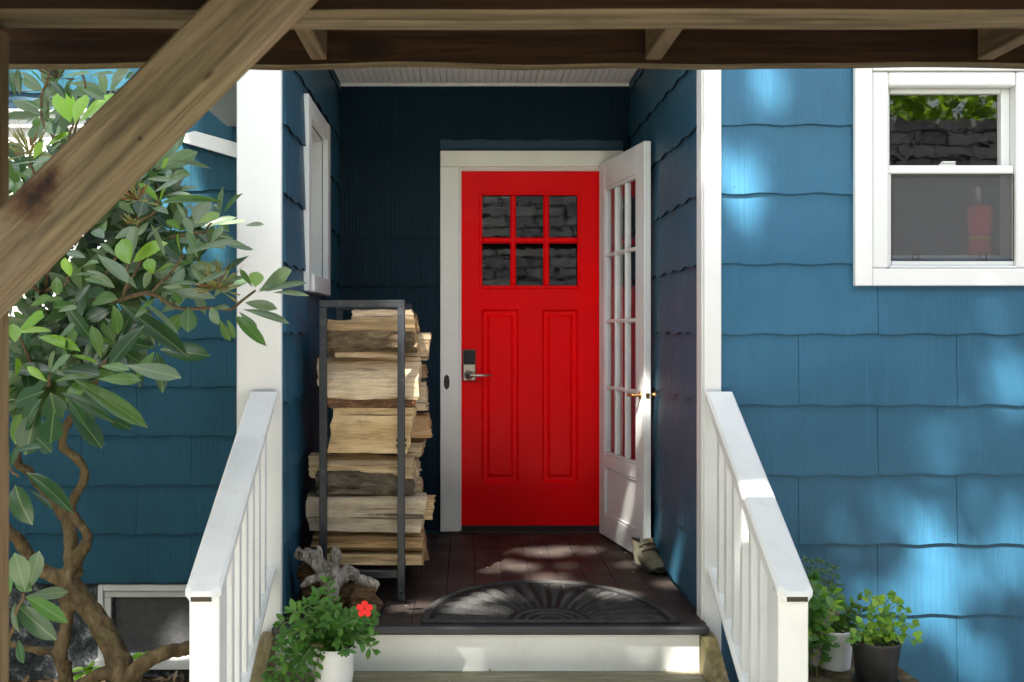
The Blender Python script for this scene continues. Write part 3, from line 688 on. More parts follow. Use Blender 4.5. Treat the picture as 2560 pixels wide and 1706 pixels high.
# ------------------------------------------------------------------ open glazed storm door, hinged at the right casing
H = Vector((.757, 5.54, 0)); FE = Vector((.886, 4.85, 0)); ax = (FE-H); WD = ax.length; ax.normalize()
nrm = Vector((-ax.y, ax.x, 0)); nrm = nrm if nrm.x < 0 else -nrm        # faces the porch (left)
# local frame: x along the door, y thickness away from the viewer face, z up
ML = Matrix(((ax.x, -nrm.x, 0, H.x), (ax.y, -nrm.y, 0, H.y), (0, 0, 1, 0), (0, 0, 0, 1)))
TH = .036; ZB, ZU = .012, 2.092
def lz(py, s):   # height at fraction s along the door from the hinge
    sc = F/(H.y+(FE.y-H.y)*s); return CZ-(py-CY)/sc
gx0, gx1 = .115, WD-.135; gz0, gz1 = .485, 1.925
st = MB()
st.bbox(0, gx0-.02, 0, TH, ZB, ZU, .003, M=ML); st.bbox(gx1+.02, WD, 0, TH, ZB, ZU, .003, M=ML)
st.bbox(gx0-.0195, gx1+.0195, 0.0004, TH, gz1+.02, ZU, .003, M=ML); st.bbox(gx0-.0195, gx1+.0195, 0.0004, TH, .40, gz0-.02, .003, M=ML)
st.bbox(gx0-.0195, gx1+.0195, 0.0004, TH, ZB, .135, .003, M=ML)
sd = st.build('storm_door', M['white'], house); tag(sd, 'open white glazed door with twelve panes and a lower panel')
q = MB(); q.bbox(gx0-.018, gx1+.018, .013, TH-.01, .137, .398, .002, M=ML); q.build('panel', M['white'], sd)
q = MB()
for (a, b, c_, d) in ((gx0-.019, gx0-.003, gz0-.019, gz1+.019), (gx1+.003, gx1+.019, gz0-.019, gz1+.019), (gx0-.0025, gx1+.0025, gz0-.019, gz0-.003), (gx0-.0025, gx1+.0025, gz1+.003, gz1+.019)): q.bbox(a, b, .003, TH-.003, c_, d, .003, M=ML)
q.build('glazing_bead', M['white'], sd)
q = MB()
for (a, b, c_, d) in ((gx0-.019, gx0-.006, .137, .398), (gx1+.006, gx1+.019, .137, .398), (gx0-.005, gx1+.005, .137, .150), (gx0-.005, gx1+.005, .385, .398)): q.bbox(a, b, .004, .0125, c_, d, .004, M=ML)
q.build('panel_molding', M['white'], sd)
nc, nr = 3, 4; mw_ = .020
cw = (gx1-gx0-2*mw_)/3; rh = (gz1-gz0-3*mw_)/4
for i in (1, 2):
    q = MB(); a = gx0+i*cw+(i-1)*mw_; q.bbox(a, a+mw_, .002, TH-.002, gz0-.002, gz1+.002, .005, M=ML); q.build('muntin', M['white'], sd)
for j in (1, 2, 3):
    q = MB(); a = gz0+j*rh+(j-1)*mw_; q.bbox(gx0-.002, gx1+.002, .0035, TH-.0035, a, a+mw_, .005, M=ML); q.build('muntin', M['white'], sd)
for i in range(3):
    for j in range(4):
        a = gx0+i*(cw+mw_); b = gz0+j*(rh+mw_); q = MB(); q.bbox(a-.003, a+cw+.003, TH*.5-.0015, TH*.5+.0015, b-.003, b+rh+.003, .0002, M=ML); q.build('pane', M['glass'], sd)
hz = CZ-(990-CY)/505.0
q = MB(); q.lathe([(0, 0), (.020, 0), (.020, .004), (.010, .006), (.009, .035), (0, .036)], (0, 0, 0), 16, M=ML @ Matrix.Translation((WD-.055, 0, hz)) @ Matrix.Rotation(R(90), 4, 'X'))
q.tube([ML @ Vector((WD-.055, -.035, hz)), ML @ Vector((WD-.075, -.040, hz)), ML @ Vector((WD-.11, -.040, hz-.004)), ML @ Vector((WD-.14, -.036, hz-.002)), ML @ Vector((WD-.15, -.032, hz-.008))], [.007, .0075, .006, .006, .005], 8)
q.build('lever', M['brass'], sd)
q = MB(); q.lathe([(0, 0), (.020, 0), (.018, .006), (.009, .008), (.009, .024), (.020, .03), (.025, .042), (.021, .054), (0, .058)], (0, 0, 0), 18, M=ML @ Matrix.Translation((WD-.03, TH, hz+.002)) @ Matrix.Rotation(R(-90), 4, 'X'))
q.build('knob', M['brass'], sd)
q = MB(); q.bbox(WD, WD+.003, .008, TH-.008, hz-.012, hz+.012, .001, M=ML); q.build('latch', M['brass'], sd)

# ------------------------------------------------------------------ porch deck, steps
porch = empty('porch', (0.1, 4.7, GZ), 'dark painted board porch floor with white riser and wooden step below the red door', 'porch')
nb = 13; x0 = XL+.004; wb = (XR-XL-.008)/nb
for i in range(nb):
    m = MB(); w_ = wb*(1+random.uniform(-.04, .04)); dzz = random.uniform(-.0012, .0012)
    m.bbox(x0+i*wb+.0007, x0+(i+1)*wb-.0007, 3.846, 5.575, -.028+dzz, dzz, .0025); m.build('floor_board', M['floor'], porch)
m = MB(); m.bbox(XL-.02, XR-.005, 3.79, 3.845, -.030, .002, .008); m.build('nosing', M['nosing'], porch)
m = MB(); m.bbox(XL-.02, XR-.035, 3.83, 3.855, -.19, -.031, .003); m.build('riser', M['white_riser'], porch)
m = MB(); m.box(XL+.0, XR+.0, 3.87, 5.60, -.30, -.034); m.build('subfloor', M['wallboard'], porch)
for k in range(3):
    z = -.178-.165*k; y1 = 3.829-.28*k
    m = MB(); m.bbox(XL-.01, XR-.035, y1-.138, y1-.002, z-.038, z, .006); m.build('tread_board', M['tread'], porch)
    m = MB(); m.bbox(XL-.01, XR-.035, y1-.285, y1-.144, z-.038, z-.002, .006); m.build('tread_board', M['tread'], porch)
    m = MB(); m.bbox(XL+.0, XR-.04, y1-.262, y1-.244, z-.165, z-.040, .003); m.build('riser', M['white_riser'], porch)
for (xa, xb) in ((-.795, -.742), (.918, .972)):
    m = MB(); m.prism([(3.86, -.035), (3.78, -.035), (2.85, -.035-.93*.62), (2.85, -.85), (3.2, -.85), (3.86, -.40)], 'x', xa, xb); m.build('stringer', M['stringer'], porch)

# ------------------------------------------------------------------ stair railings
def railing(xc, side, label):
    o = empty('stair_railing', (xc, 3.4, GZ), label, 'railing', 'white stair railings')
    YT, YE = 3.868, 2.985; zt = lambda y: .918-.612*(YT-y)
    def slab(name, xa, xb, ya, yb, top, thick, mat, chamfer=0.0):
        m = MB()
        if chamfer:
            pl = [(xa, yb), (xa, ya+chamfer), (xa+chamfer, ya), (xb-chamfer, ya), (xb, ya+chamfer), (xb, yb)]
        else: pl = [(xa, yb), (xa, ya), (xb, ya), (xb, yb)]
        n = len(pl); b = .0105
        # top ring slightly inset for a soft edge
        cxm = sum(p[0] for p in pl)/n; cym = sum(p[1] for p in pl)/n
        def ring(zoff, k): return [((p[0]-cxm)*(1-k/(.5*(xb-xa)))+cxm, (p[1]-cym)*(1-k/(.5*(yb-ya)))+cym, 0) for p in pl], zoff
        v = []
        for (r_, zo) in (ring(0, b), ring(-b, 0), ring(-thick+b, 0), ring(-thick, b)):
            v += [(p[0], p[1], top(p[1])+zo) for p in r_]
        f = []
        for k in range(3):
            for i in range(n): f.append((k*n+i, k*n+(i+1) % n, (k+1)*n+(i+1) % n, (k+1)*n+i))
        m.add(v, f); m.f.append(list(range(len(m.v)-4*n, len(m.v)-3*n))); m.m.append(0); m.sm.append(False)
        m.f.append(list(reversed(range(len(m.v)-n, len(m.v))))); m.m.append(0); m.sm.append(False)
        if chamfer:       # bare mossy end of the board
            for k in (1,):
                for i in (2,): m.m[k*n+i] = 1
        return m.build(name, [M[mat], M['grime']], o)
    slab('handrail', xc-.054, xc+.054, YE-.035, YT, zt, .036, 'white_rail', .022)
    inn = -side                                  # towards the steps
    slab('subrail', xc-.02+inn*.012, xc+.02+inn*.012, YE+.055, YT, lambda y: zt(y)-.0365, .088, 'white_rail')
    slab('lower_rail', xc-.03+inn*.012, xc+.03+inn*.012, YE+.06, YT+.01, lambda y: .215-.612*(YT-y), .036, 'white_rail')
    n = 7
    for i in range(n):
        y = YE+.15+i*.105
        m = MB(); zt_ = zt(y)-.11; zb_ = .215-.612*(YT-y)-.01
        m.bbox(xc-.017+inn*.012, xc+.017+inn*.012, y-.017, y+.017, zb_, zt_, .003); m.build('baluster', M['white_rail'], o)
    m = MB(); m.bbox(xc-.046, xc+.046, YE+.0, YE+.09, GZ, zt(YE+.0)-.034, .004); m.build('newel_post', M['white_rail'], o)
    return o
railing(-.795, -1, 'white stair railing beside the leafy shrub, nearest the basement window')
railing(1.0, 1, 'white stair railing beside the pots on the mossy bench')

# ------------------------------------------------------------------ wooden deck overhead with post and brace
deck = empty('wooden_deck', (-.68, 1.5, GZ), 'brown timber deck frame overhead with a diagonal brace and post', 'deck')
def rough_beam(name, x0, x1, y0, y1, z0, z1, mat, seg=40, wob=.004):
    m = MB(); n = seg
    v = []; f = []
    for i in range(n+1):
        x = x0+(x1-x0)*i/n
        dzb = wob*mnoise.noise((x*3.1, y0*7, 1.7)); 
        v += [(x, y0, z0+dzb+.004), (x, y0+.004, z0+dzb), (x, y1-.004, z0+dzb), (x, y1, z0+dzb+.004), (x, y1, z1), (x, y0, z1)]
    for i in range(n):
        for k in range(6): f.append((i*6+k, (i+1)*6+k, (i+1)*6+(k+1) % 6, i*6+(k+1) % 6))
    m.add(v, f)
    for q in range(len(f)):
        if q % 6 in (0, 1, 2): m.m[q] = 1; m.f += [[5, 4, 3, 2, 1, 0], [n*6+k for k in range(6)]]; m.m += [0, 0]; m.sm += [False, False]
    return m.build(name, [M[mat], M['beam_underside_lit']], deck)
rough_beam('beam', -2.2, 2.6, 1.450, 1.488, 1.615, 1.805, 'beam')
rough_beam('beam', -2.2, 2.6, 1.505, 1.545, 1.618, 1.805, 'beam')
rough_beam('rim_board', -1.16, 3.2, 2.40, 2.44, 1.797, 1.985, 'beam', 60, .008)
for px in (-340, 798, 1633, 2462):
    xx = (px-CX)/F*2.4
    m = MB(); m.bbox(xx-.02, xx+.02, 0.35, 2.398, 1.808, 1.985, .003); m.build('joist', M['beam_y'], deck)
for i in range(16):
    y = .27+i*.1365
    m = MB(); m.bbox(-1.18, 3.2, y, y+.130, 1.987, 2.012, .003); m.build('deck_board', M['deckboard'], deck)
px0, px1 = -.812, -.7175
m = MB(); m.bbox(px0, px1, 1.452, 1.545, GZ, 1.613, .004); m.build('post', M['post'], deck)
for yy in (0.2,):
    m = MB(); m.bbox(2.2, 2.29, 1.452, 1.545, GZ, 1.613, .004); m.build('post', M['post'], deck)
# brace: a 4x4 set in front of the post, rising to the right
YBR = 1.358
a0 = P(-30, 760, YBR); a1 = P(600, 120, YBR)
# centre line of the front face: between edge lines x+y=509 and x+y~723
c0 = P(-70, 690, YBR); c1 = P(760, -140, YBR)
dirv = (c1-c0).normalized(); Lb = (c1-c0).length
upv = Vector((0, 1, 0)); zv = dirv.cross(upv)
MBR = Matrix(((dirv.x, upv.x, -zv.x, c0.x), (dirv.y, upv.y, -zv.y, c0.y), (dirv.z, upv.z, -zv.z, c0.z), (0, 0, 0, 1)))
wv = Vector((MBR[0][2], MBR[1][2], MBR[2][2]))
hw = 148/F*YBR/2
m = MB(); m.bbox(-.06, Lb, 0, .088, -hw, hw, .005)
brace = m.build('brace', M['brace'], deck, MBR)
def brace_knots(mat, knots):
    """dark resinous knots where they sit in the wood, the grain swirling round them"""
    nt = mat.node_tree; N_ = nt.nodes; p = N_['Principled BSDF']
    src = p.inputs['Base Color'].links[0].from_socket
    tc = N_.new('ShaderNodeTexCoord'); nz = N_.new('ShaderNodeTexNoise'); nz.inputs['Scale'].default_value = 55; nz.inputs['Detail'].default_value = 5
    nt.links.new(tc.outputs['Object'], nz.inputs['Vector'])
    for (px, py, rx, rz) in knots:
        q = MBR.inverted() @ P(px, py, YBR)
        mp = N_.new('ShaderNodeMapping'); mp.vector_type = 'TEXTURE'
        mp.inputs['Location'].default_value = (q.x, 0, q.z); mp.inputs['Scale'].default_value = (rx, .12, rz)
        nt.links.new(tc.outputs['Object'], mp.inputs['Vector'])
        ln = N_.new('ShaderNodeVectorMath'); ln.operation = 'LENGTH'; nt.links.new(mp.outputs[0], ln.inputs[0])
        ad = N_.new('ShaderNodeMath'); ad.operation = 'MULTIPLY_ADD'; nt.links.new(nz.outputs['Fac'], ad.inputs[0]); ad.inputs[1].default_value = 1.1; nt.links.new(ln.outputs['Value'], ad.inputs[2])
        rp = N_.new('ShaderNodeValToRGB'); e = rp.color_ramp.elements
        e[0].position = .34; e[0].color = (.07, .05, .04, 1); e[1].position = 1.0; e[1].color = (1, 1, 1, 1)
        k = e.new(.50); k.color = (.28, .17, .11, 1); k = e.new(.70); k.color = (.62, .48, .40, 1)
        sc = N_.new('ShaderNodeMath'); sc.operation = 'MULTIPLY'; sc.inputs[1].default_value = .55; nt.links.new(ad.outputs[0], sc.inputs[0]); nt.links.new(sc.outputs[0], rp.inputs[0])
        mx = N_.new('ShaderNodeMix'); mx.data_type = 'RGBA'; mx.blend_type = 'MULTIPLY'; mx.inputs[0].default_value = 1.0
        nt.links.new(src, mx.inputs[6]); nt.links.new(rp.outputs[0], mx.inputs[7]); src = mx.outputs[2]
    nt.links.new(src, p.inputs['Base Color'])
brace_knots(M['brace'], [(80, 498, .042, .028), (120, 452, .030, .013), (255, 525, .050, .006), (45, 738, .014, .008), (350, 348, .004, .0035), (520, 190, .010, .004)])

# ------------------------------------------------------------------ firewood rack
RX0, RX1, RY0, RY1 = -.604, -.272, 4.17, 4.70
rack = empty('firewood_rack', (-.44, 4.4, 0), 'tall black steel firewood rack by the door', 'rack')
def rframe(y):
    for x in (RX0, RX1):
        m = MB(); m.bbox(x-.0155, x+.0155, y-.0155, y+.0155, .001, 1.248, .002); m.build('upright', M['black_metal'], rack)
    m = MB(); m.bbox(RX0-.0155, RX1+.0155, y-.0155, y+.0155, 1.249, 1.280, .002); m.build('top_bar', M['black_metal'], rack)
    m = MB(); m.bbox(RX0+.016, RX1-.016, y-.0155, y+.0155, .100, .130, .002); m.build('bottom_bar', M['black_metal'], rack)
    for x in (RX0, RX1):
        for z in (.66, .685, .045):
            m = MB(); m.lathe([(0, 0), (.006, 0), (.006, .006), (0, .007)], (x+.0155 if z > .1 else x, y-(.0 if z > .1 else .0155), z if z > .1 else z), 8, M=Matrix.Rotation(R(90), 4, 'Y' if z > .1 else 'X'))
            if z > .1: m.lathe([(0, 0), (.006, 0), (.006, .006), (0, .007)], (x-.0155, y, z), 8, M=Matrix.Rotation(R(-90), 4, 'Y'))
            m.build('bolt', M['black_metal'], rack)
rframe(RY0); rframe(RY1)
for x in (RX0, RX1):
    m = MB(); m.bbox(x-.0155, x+.0155, RY0+.016, RY1-.016, .132, .160, .002); m.build('side_bar', M['black_metal'], rack)

def make_log(label, x0, x1, yc, z0, z1, depth, shape, bark, tint, seed, tilt=0.0, yaw=0.0, wthr=0.1):
    """a split log along x; shape = cross section points in unit (y,z), bark = edge indices that keep their bark"""
    rr = random.Random(seed)
    L = x1-x0; nseg = 14
    # densify the section
    poly = []; em = []
    n = len(shape)
    for i in range(n):
        a = shape[i]; b = shape[(i+1) % n]; k = 5
        for j in range(k):
            tt = j/k; poly.append((a[0]+(b[0]-a[0])*tt, a[1]+(b[1]-a[1])*tt)); em.append(1 if i in bark else 0)
    N = len(poly); v = []; f = []; mi = []
    h = (z1-z0)*.94; ridge = [rr.uniform(-1, 1) for _ in range(N)]; sl0, sl1 = rr.uniform(-.25, .25), rr.uniform(-.25, .25)
    for s_ in range(nseg+1):
        u = s_/nseg; x = u*L-L/2
        if s_ == 0: xo = lambda k: rr.uniform(-.007, .007)+sl0*h*(poly[k][1]-.5)
        elif s_ == nseg: xo = lambda k: rr.uniform(-.007, .007)+sl1*h*(poly[k][1]-.5)
        else: xo = lambda k: 0
        for k, (py_, pz_) in enumerate(poly):
            w1 = mnoise.noise((u*2.2+seed*3.1, k*.55, seed)); w2 = mnoise.noise((u*6+seed, k*.9, seed*1.7))
            rad = 1 + .07*w1+.04*w2+.045*ridge[k]*(1+.6*mnoise.noise((u*3, k, seed)))+.03*mnoise.noise((u*.7+seed, k*2.3, seed*.9))
            v.append((x+xo(k), (py_-.5)*depth*rad, (pz_-.5)*h*rad + .006*w1))
    for s_ in range(nseg):
        for k in range(N):
            f.append((s_*N+k, s_*N+(k+1) % N, (s_+1)*N+(k+1) % N, (s_+1)*N+k)); mi.append(em[k])
    m = MB(); m.v = v; m.f = [list(q) for q in f]; m.m = mi; m.sm = [False]*len(f)
    m.f += [list(reversed(range(N))), [nseg*N+k for k in range(N)]]; m.m += [2, 2]; m.sm += [False, False]
    mw = Matrix.Translation(((x0+x1)/2, yc, (z0+z1)/2)) @ Matrix.Rotation(yaw, 4, 'Z') @ Matrix.Rotation(tilt, 4, 'Y')
    yc = max(yc, 4.205+.60*depth) if yc < 4.45 else yc
    mw = Matrix.Translation(((x0+x1)/2, yc, (z0+z1)/2)) @ Matrix.Rotation(yaw, 4, 'Z') @ Matrix.Rotation(tilt, 4, 'Y')
    o = m.build('firewood_log', [M['split'], M['bark'], M['endgrain']], None, mw)
    o.color = (*tint, wthr)
    return tag(o, label, 'log', 'split firewood logs stacked in the rack')
YR = 4.25
def lgx(X): return ((700+X/2.24)-CX)/F*YR
def lgz(Yp): return CZ-((720+Yp/2.24)-CY)/F*YR
half = [(0, .0), (1, .0), (1, .35), (.72, .85), (.4, 1), (0, .8)]
wedge = [(0, .05), (.9, 0), (1, .6), (.6, 1), (.05, .95)]
plank = [(0, 0), (1, .05), (1, .9), (.5, 1), (0, .92)]
roofy = [(0, .0), (.8, 0), (1, .5), (.55, 1), (.02, .55)]
low = [(0, .25), (.25, 0), (1, .05), (1, .9), (.3, 1), (0, .72)]
pale, tan, grey, brown, orange = (1.05, 1.0, .92), (.92, .85, .74), (.60, .57, .52), (.62, .48, .36), (1.0, .80, .55)
logs = [
 ('palest short log at the very top of the firewood stack', 385, 735, 118, 195, 4.42, .13, plank, (), pale),
 ('top front log with orange split face above dark bark', 262, 758, 160, 365, 4.27, .17, [(.0, .15), (.12, 0), (.9, 0), (1, .6), (.55, 1), (.03, .62)], (0, 5), (.98, .80, .55)),
 ('thin slab wedged beneath the bark covered top log', 300, 668, 352, 392, 4.31, .12, plank, (), tan),
 ('thick pale log with smooth white upper face in the rack', 218, 780, 388, 640, 4.265, .18, [(.0, .02), (.9, 0), (1, .7), (.6, 1), (.03, .50)], (), (1.06, 1.02, .92)),
 ('ragged strip of orange bark above the straight grained block', 275, 745, 618, 668, 4.26, .14, plank, (0, 3, 4), (1.5, .85, .50)),
 ('tall straight grained block of split yellow wood mid stack', 290, 738, 655, 925, 4.265, .17, [(.0, .0), (.95, .02), (1, .9), (.5, 1), (.0, .97)], (), (1.0, .88, .66)),
 ('narrow pale topped log overhanging to the left, below the middle gap', 165, 745, 935, 1072, 4.265, .18, [(.05, .0), (.9, 0), (1, .8), (.5, 1), (.0, .60)], (0,), (1.0, .93, .78)),
 ('smooth grey brown log under the narrow pale topped log', 205, 750, 1010, 1158, 4.25, .17, [(.0, .0), (.95, .0), (1, .6), (.6, .93), (.0, .96)], (4,), (.80, .78, .74)),
 ('largest weathered grey log with white flaking patch low in the rack', 160, 808, 1152, 1365, 4.245, .18, [(.0, .0), (.95, .0), (1, .6), (.6, 1), (.0, .93)], (), (1.0, .98, .94)),
 ('brown cracked log with pale split step near the bottom', 185, 800, 1368, 1475, 4.255, .18, low, (), (.85, .66, .46)),
 ('bottom most log of the rack, pale tan', 225, 792, 1482, 1545, 4.26, .18, plank, (), (.90, .78, .60)),
]
for i, (lb, X0_, X1_, Ya, Yb_, yc, dp, shp, bk, tn) in enumerate(logs):
    make_log(lb, lgx(X0_), lgx(X1_), yc, lgz(Yb_), lgz(Ya), dp, shp, bk, tn, i+1, random.uniform(-.012, .022), random.uniform(-.02, .03), (.1, .25, .4, .2, .2, .1, .3, 1.0, 1.0, .8, .4)[i])
# back row: their right ends show beside the front row
def bz_(y): return CZ-(y-CY)/F*4.58
def bx_(x): return (x-CX)/F*4.52
back = [
 ('orange bark knob at the top of the back row', 960, 1043, 782, 832, brown, (0, 1, 2, 3, 4)), ('wide tan log end at the top of the back row', 820, 1072, 830, 905, tan, (0,)),
 ('dark brown back row log under the top tan end', 830, 1064, 906, 945, brown, (1,)), ('pale back row wedge beside the white faced log', 840, 1066, 946, 1025, pale, ()),
 ('long brown back row end jutting right at mid height', 850, 1076, 1026, 1092, (.8, .62, .45), ()), ('tan back row log end with bark underside', 840, 1058, 1093, 1140, tan, (0, 1)),
 ('pale narrow back row end beside the middle gap', 830, 1046, 1141, 1185, pale, ()), ('sharp pale splinter ended back row log', 845, 1052, 1186, 1228, tan, ()),
 ('grey back row log beside the smooth grey log', 850, 1060, 1229, 1250, grey, (0,)), ('square tan back row end low on the right', 850, 1084, 1232, 1294, (.98, .85, .64), ()),
 ('lowest back row log in shadow', 850, 1062, 1296, 1392, brown, (2,))]
for i, (lb, a, b, ya, yb, tn, bk) in enumerate(back):
    make_log(lb, bx_(a), bx_(b), 4.54+random.uniform(-.02, .03), bz_(yb)+.001, bz_(ya), random.uniform(.14, .18), random.choice([half, wedge, roofy, plank]), bk, tn, 40+i, random.uniform(-.02, .02), random.uniform(-.05, .05), random.choice((0, .2, .5)))

# ------------------------------------------------------------------ helper: remesh a set of tubes into one skin
def remesh(m, voxel, disp=0.0, freq=20.0, smooth_it=2, seed=0.0):
    me = m.mesh('tmp', M['drift']); o = bpy.data.objects.new('tmp', me); C.objects.link(o)
    md = o.modifiers.new('r', 'REMESH'); md.mode = 'VOXEL'; md.voxel_size = voxel; md.use_smooth_shade = True
    sm = o.modifiers.new('s', 'SMOOTH'); sm.iterations = smooth_it; sm.factor = .5
    dg = bpy.context.evaluated_depsgraph_get(); ev = o.evaluated_get(dg)
    out = bpy.data.meshes.new_from_object(ev)
    bpy.data.objects.remove(o); bpy.data.meshes.remove(me)
    if disp:
        for v in out.vertices:
            k = mnoise.noise(v.co*freq+Vector((seed, 0, 0)))+.5*mnoise.noise(v.co*freq*2.3)
            v.co = v.co + v.normal*disp*k
    out.polygons.foreach_set('use_smooth', [True]*len(out.polygons))
    return out

# ------------------------------------------------------------------ driftwood stump on the porch corner
dr_o = empty('driftwood', P(845, 1535, 3.98), 'gnarled bleached driftwood root with rotted brown base beside the rack', 'driftwood')
def dp(X, Yp, Y): return P(660+X/3.4375, 1250+Yp/3.4375, Y)
m = MB()
def limb(pts, r): m.tube([dp(*p) for p in pts], r, 10)
limb([(620, 760, 4.0), (560, 640, 4.0), (480, 560, 4.0), (400, 490, 4.0), (330, 450, 4.0)], [.05, .045, .035, .032, .022])
limb([(330, 450, 4.0), (300, 470, 3.99), (285, 500, 3.99)], [.03, .028, .02])
limb([(360, 480, 4.0), (390, 440, 4.0), (400, 425, 4.0)], [.03, .022, .012])
limb([(470, 560, 4.0), (475, 470, 4.0), (465, 400, 4.0)], [.025, .014, .007])
limb([(600, 660, 4.02), (600, 540, 4.02), (620, 450, 4.02), (610, 395, 4.02)], [.04, .027, .026, .010])
limb([(620, 450, 4.02), (665, 440, 4.02)], [.022, .012])
limb([(590, 690, 3.95), (480, 660, 3.94), (400, 690, 3.93), (320, 745, 3.92)], [.03, .022, .018, .006])
limb([(620, 560, 3.96), (625, 680, 3.93), (600, 780, 3.91), (590, 870, 3.9)], [.012, .028, .026, .022])
limb([(660, 680, 4.0), (730, 600, 4.0), (780, 620, 4.0), (800, 700, 4.02)], [.034, .03, .024, .02])
limb([(800, 680, 4.02), (900, 720, 4.03), (980, 760, 4.03)], [.024, .026, .02])
limb([(660, 670, 3.97), (700, 690, 3.95), (735, 680, 3.94)], [.02, .012, .005])
me = remesh(m, .0052, .009, 21, 2, 3.0); me.materials.clear(); me.materials.append(M['drift']); link('root', me, dr_o)
m = MB()
limb([(560, 840, 4.05), (700, 800, 4.03), (820, 800, 4.03), (960, 790, 4.03)], [.05, .055, .05, .03])
limb([(760, 840, 3.98), (880, 880, 3.97), (1010, 930, 3.97)], [.05, .045, .022])
limb([(350, 560, 4.05), (400, 640, 4.07), (480, 760, 4.07), (600, 820, 4.05)], [.035, .05, .055, .05])
limb([(430, 740, 4.03), (380, 820, 4.05), (420, 880, 4.05)], [.04, .04, .045])
me = remesh(m, .007, .012, 34, 1, 8.0); me.materials.clear(); me.materials.append(M['rot'])
for v in me.vertices: v.co.z = max(v.co.z, .002)
link('rotted_base', me, dr_o)

# ------------------------------------------------------------------ half round door mat
mc = Vector((.333, 3.832, 0)); rx, ry = .508, .645
mat_o = empty('door_mat', mc, 'black half round door mat with sunburst ribs at the porch edge', 'door mat')
def arc(k, n=48, e=.92): return [(mc.x+k*rx*math.copysign(abs(math.cos(math.pi*i/n))**e, math.cos(math.pi*i/n)), mc.y+k*ry*math.sin(math.pi*i/n)**e) for i in range(n+1)]
m = MB(); m.prism(arc(1.0), 'z', .001, .008); m.build('base', M['mat_rubber'], mat_o)
def ridge(name, pts, w, h, close=False):
    m = MB(); m.tube([Vector((p[0], p[1], .0075)) for p in pts], w, 8)
    for i, v in enumerate(m.v): m.v[i] = (v[0], v[1], .0075+(v[2]-.0075)*h/w)
    return m.build(name, M['mat'], mat_o)
ridge('border', arc(.965), .016, .010); ridge('border', [(mc.x-.965*rx, mc.y+.012), (mc.x+.965*rx, mc.y+.012)], .014, .010)
for k in (.10, .17, .24): ridge('ring', [(mc.x+k*rx*1.1*math.cos(math.pi*i/20), mc.y+.012+k*ry*math.sin(math.pi*i/20)) for i in range(21)], .011, .010)
nr_ = 17
for i in range(nr_):
    a = math.pi*(i+.5)/nr_; ca, sa = math.cos(a), math.sin(a)
    p0 = Vector((mc.x+.31*rx*1.05*ca, mc.y+.012+.31*ry*sa, 0)); p1_ = Vector((mc.x+.89*rx*ca, mc.y+.012+.89*ry*sa, 0))
    m = MB(); d = (p1_-p0); n_ = Vector((-d.y, d.x, 0)).normalized(); w0, w1 = .009, .033
    v = []; S_ = 6
    for s_ in range(S_+1):
        q = p0+d*s_/S_; w = w0+(w1-w0)*s_/S_; hh = .022 if 0 < s_ < S_ else .012
        v += [tuple(q-n_*w+Vector((0, 0, .0078))), tuple(q-n_*w*.6+Vector((0, 0, hh))), tuple(q+n_*w*.6+Vector((0, 0, hh))), tuple(q+n_*w+Vector((0, 0, .0078)))]
    f = [(4*s_+k, 4*s_+4+k, 4*s_+5+k, 4*s_+1+k) for s_ in range(S_) for k in range(3)] + [(0, 1, 2, 3), (4*S_+3, 4*S_+2, 4*S_+1, 4*S_)]
    m.add(v, f); m.build('rib', M['mat'], mat_o)

# ------------------------------------------------------------------ old boot by the storm door
bc = floor_pt(1634, 1436); boot = empty('old_boot', bc, 'old moss stained leather boot standing toe forward beside the open white door', 'boot')
ang = R(16)      # toe towards the viewer and a little to the right
MBt = Matrix.Translation(bc+Vector((.0, .10, 0))) @ Matrix.Rotation(ang, 4, 'Z') @ Matrix.Diagonal((.95, .9, .84, 1))
rings = [(-.135, .030, .012, .012), (-.130, .034, .036, .026), (-.10, .040, .047, .036), (-.06, .047, .049, .042), (-.02, .058, .050, .052), (.02, .072, .050, .064), (.06, .080, .048, .068)]
m = MB(); n = 20; v = []; f = []
for (y, zc_, rx_, rz_) in rings:
    for k in range(n):
        a = 2*math.pi*k/n; v.append((rx_*math.cos(a)*(1+.03*math.sin(3*a+y*40)), y, max(.010, zc_+rz_*math.sin(a))))
for (y, z, rx_, ry_) in ((.085, .115, .050, .062), (.09, .135, .052, .062), (.092, .152, .054, .064)):
    for k in range(n):
        a = 2*math.pi*k/n
        v.append((rx_*math.cos(a), y-ry_*math.sin(a)*.95, z+(.010*math.sin(a*2+.6) if z > .14 else 0)))
# forefoot loft
for i in range(len(rings)-1):
    for k in range(n): f.append((i*n+k, i*n+(k+1) % n, (i+1)*n+(k+1) % n, (i+1)*n+k))
# heel closing and shaft
b0 = len(rings)*n
for i in range(2):
    for k in range(n): f.append((b0+i*n+k, b0+i*n+(k+1) % n, b0+(i+1)*n+(k+1) % n, b0+(i+1)*n+k))
m.add([MBt @ Vector(q) for q in v], f, 0, True)
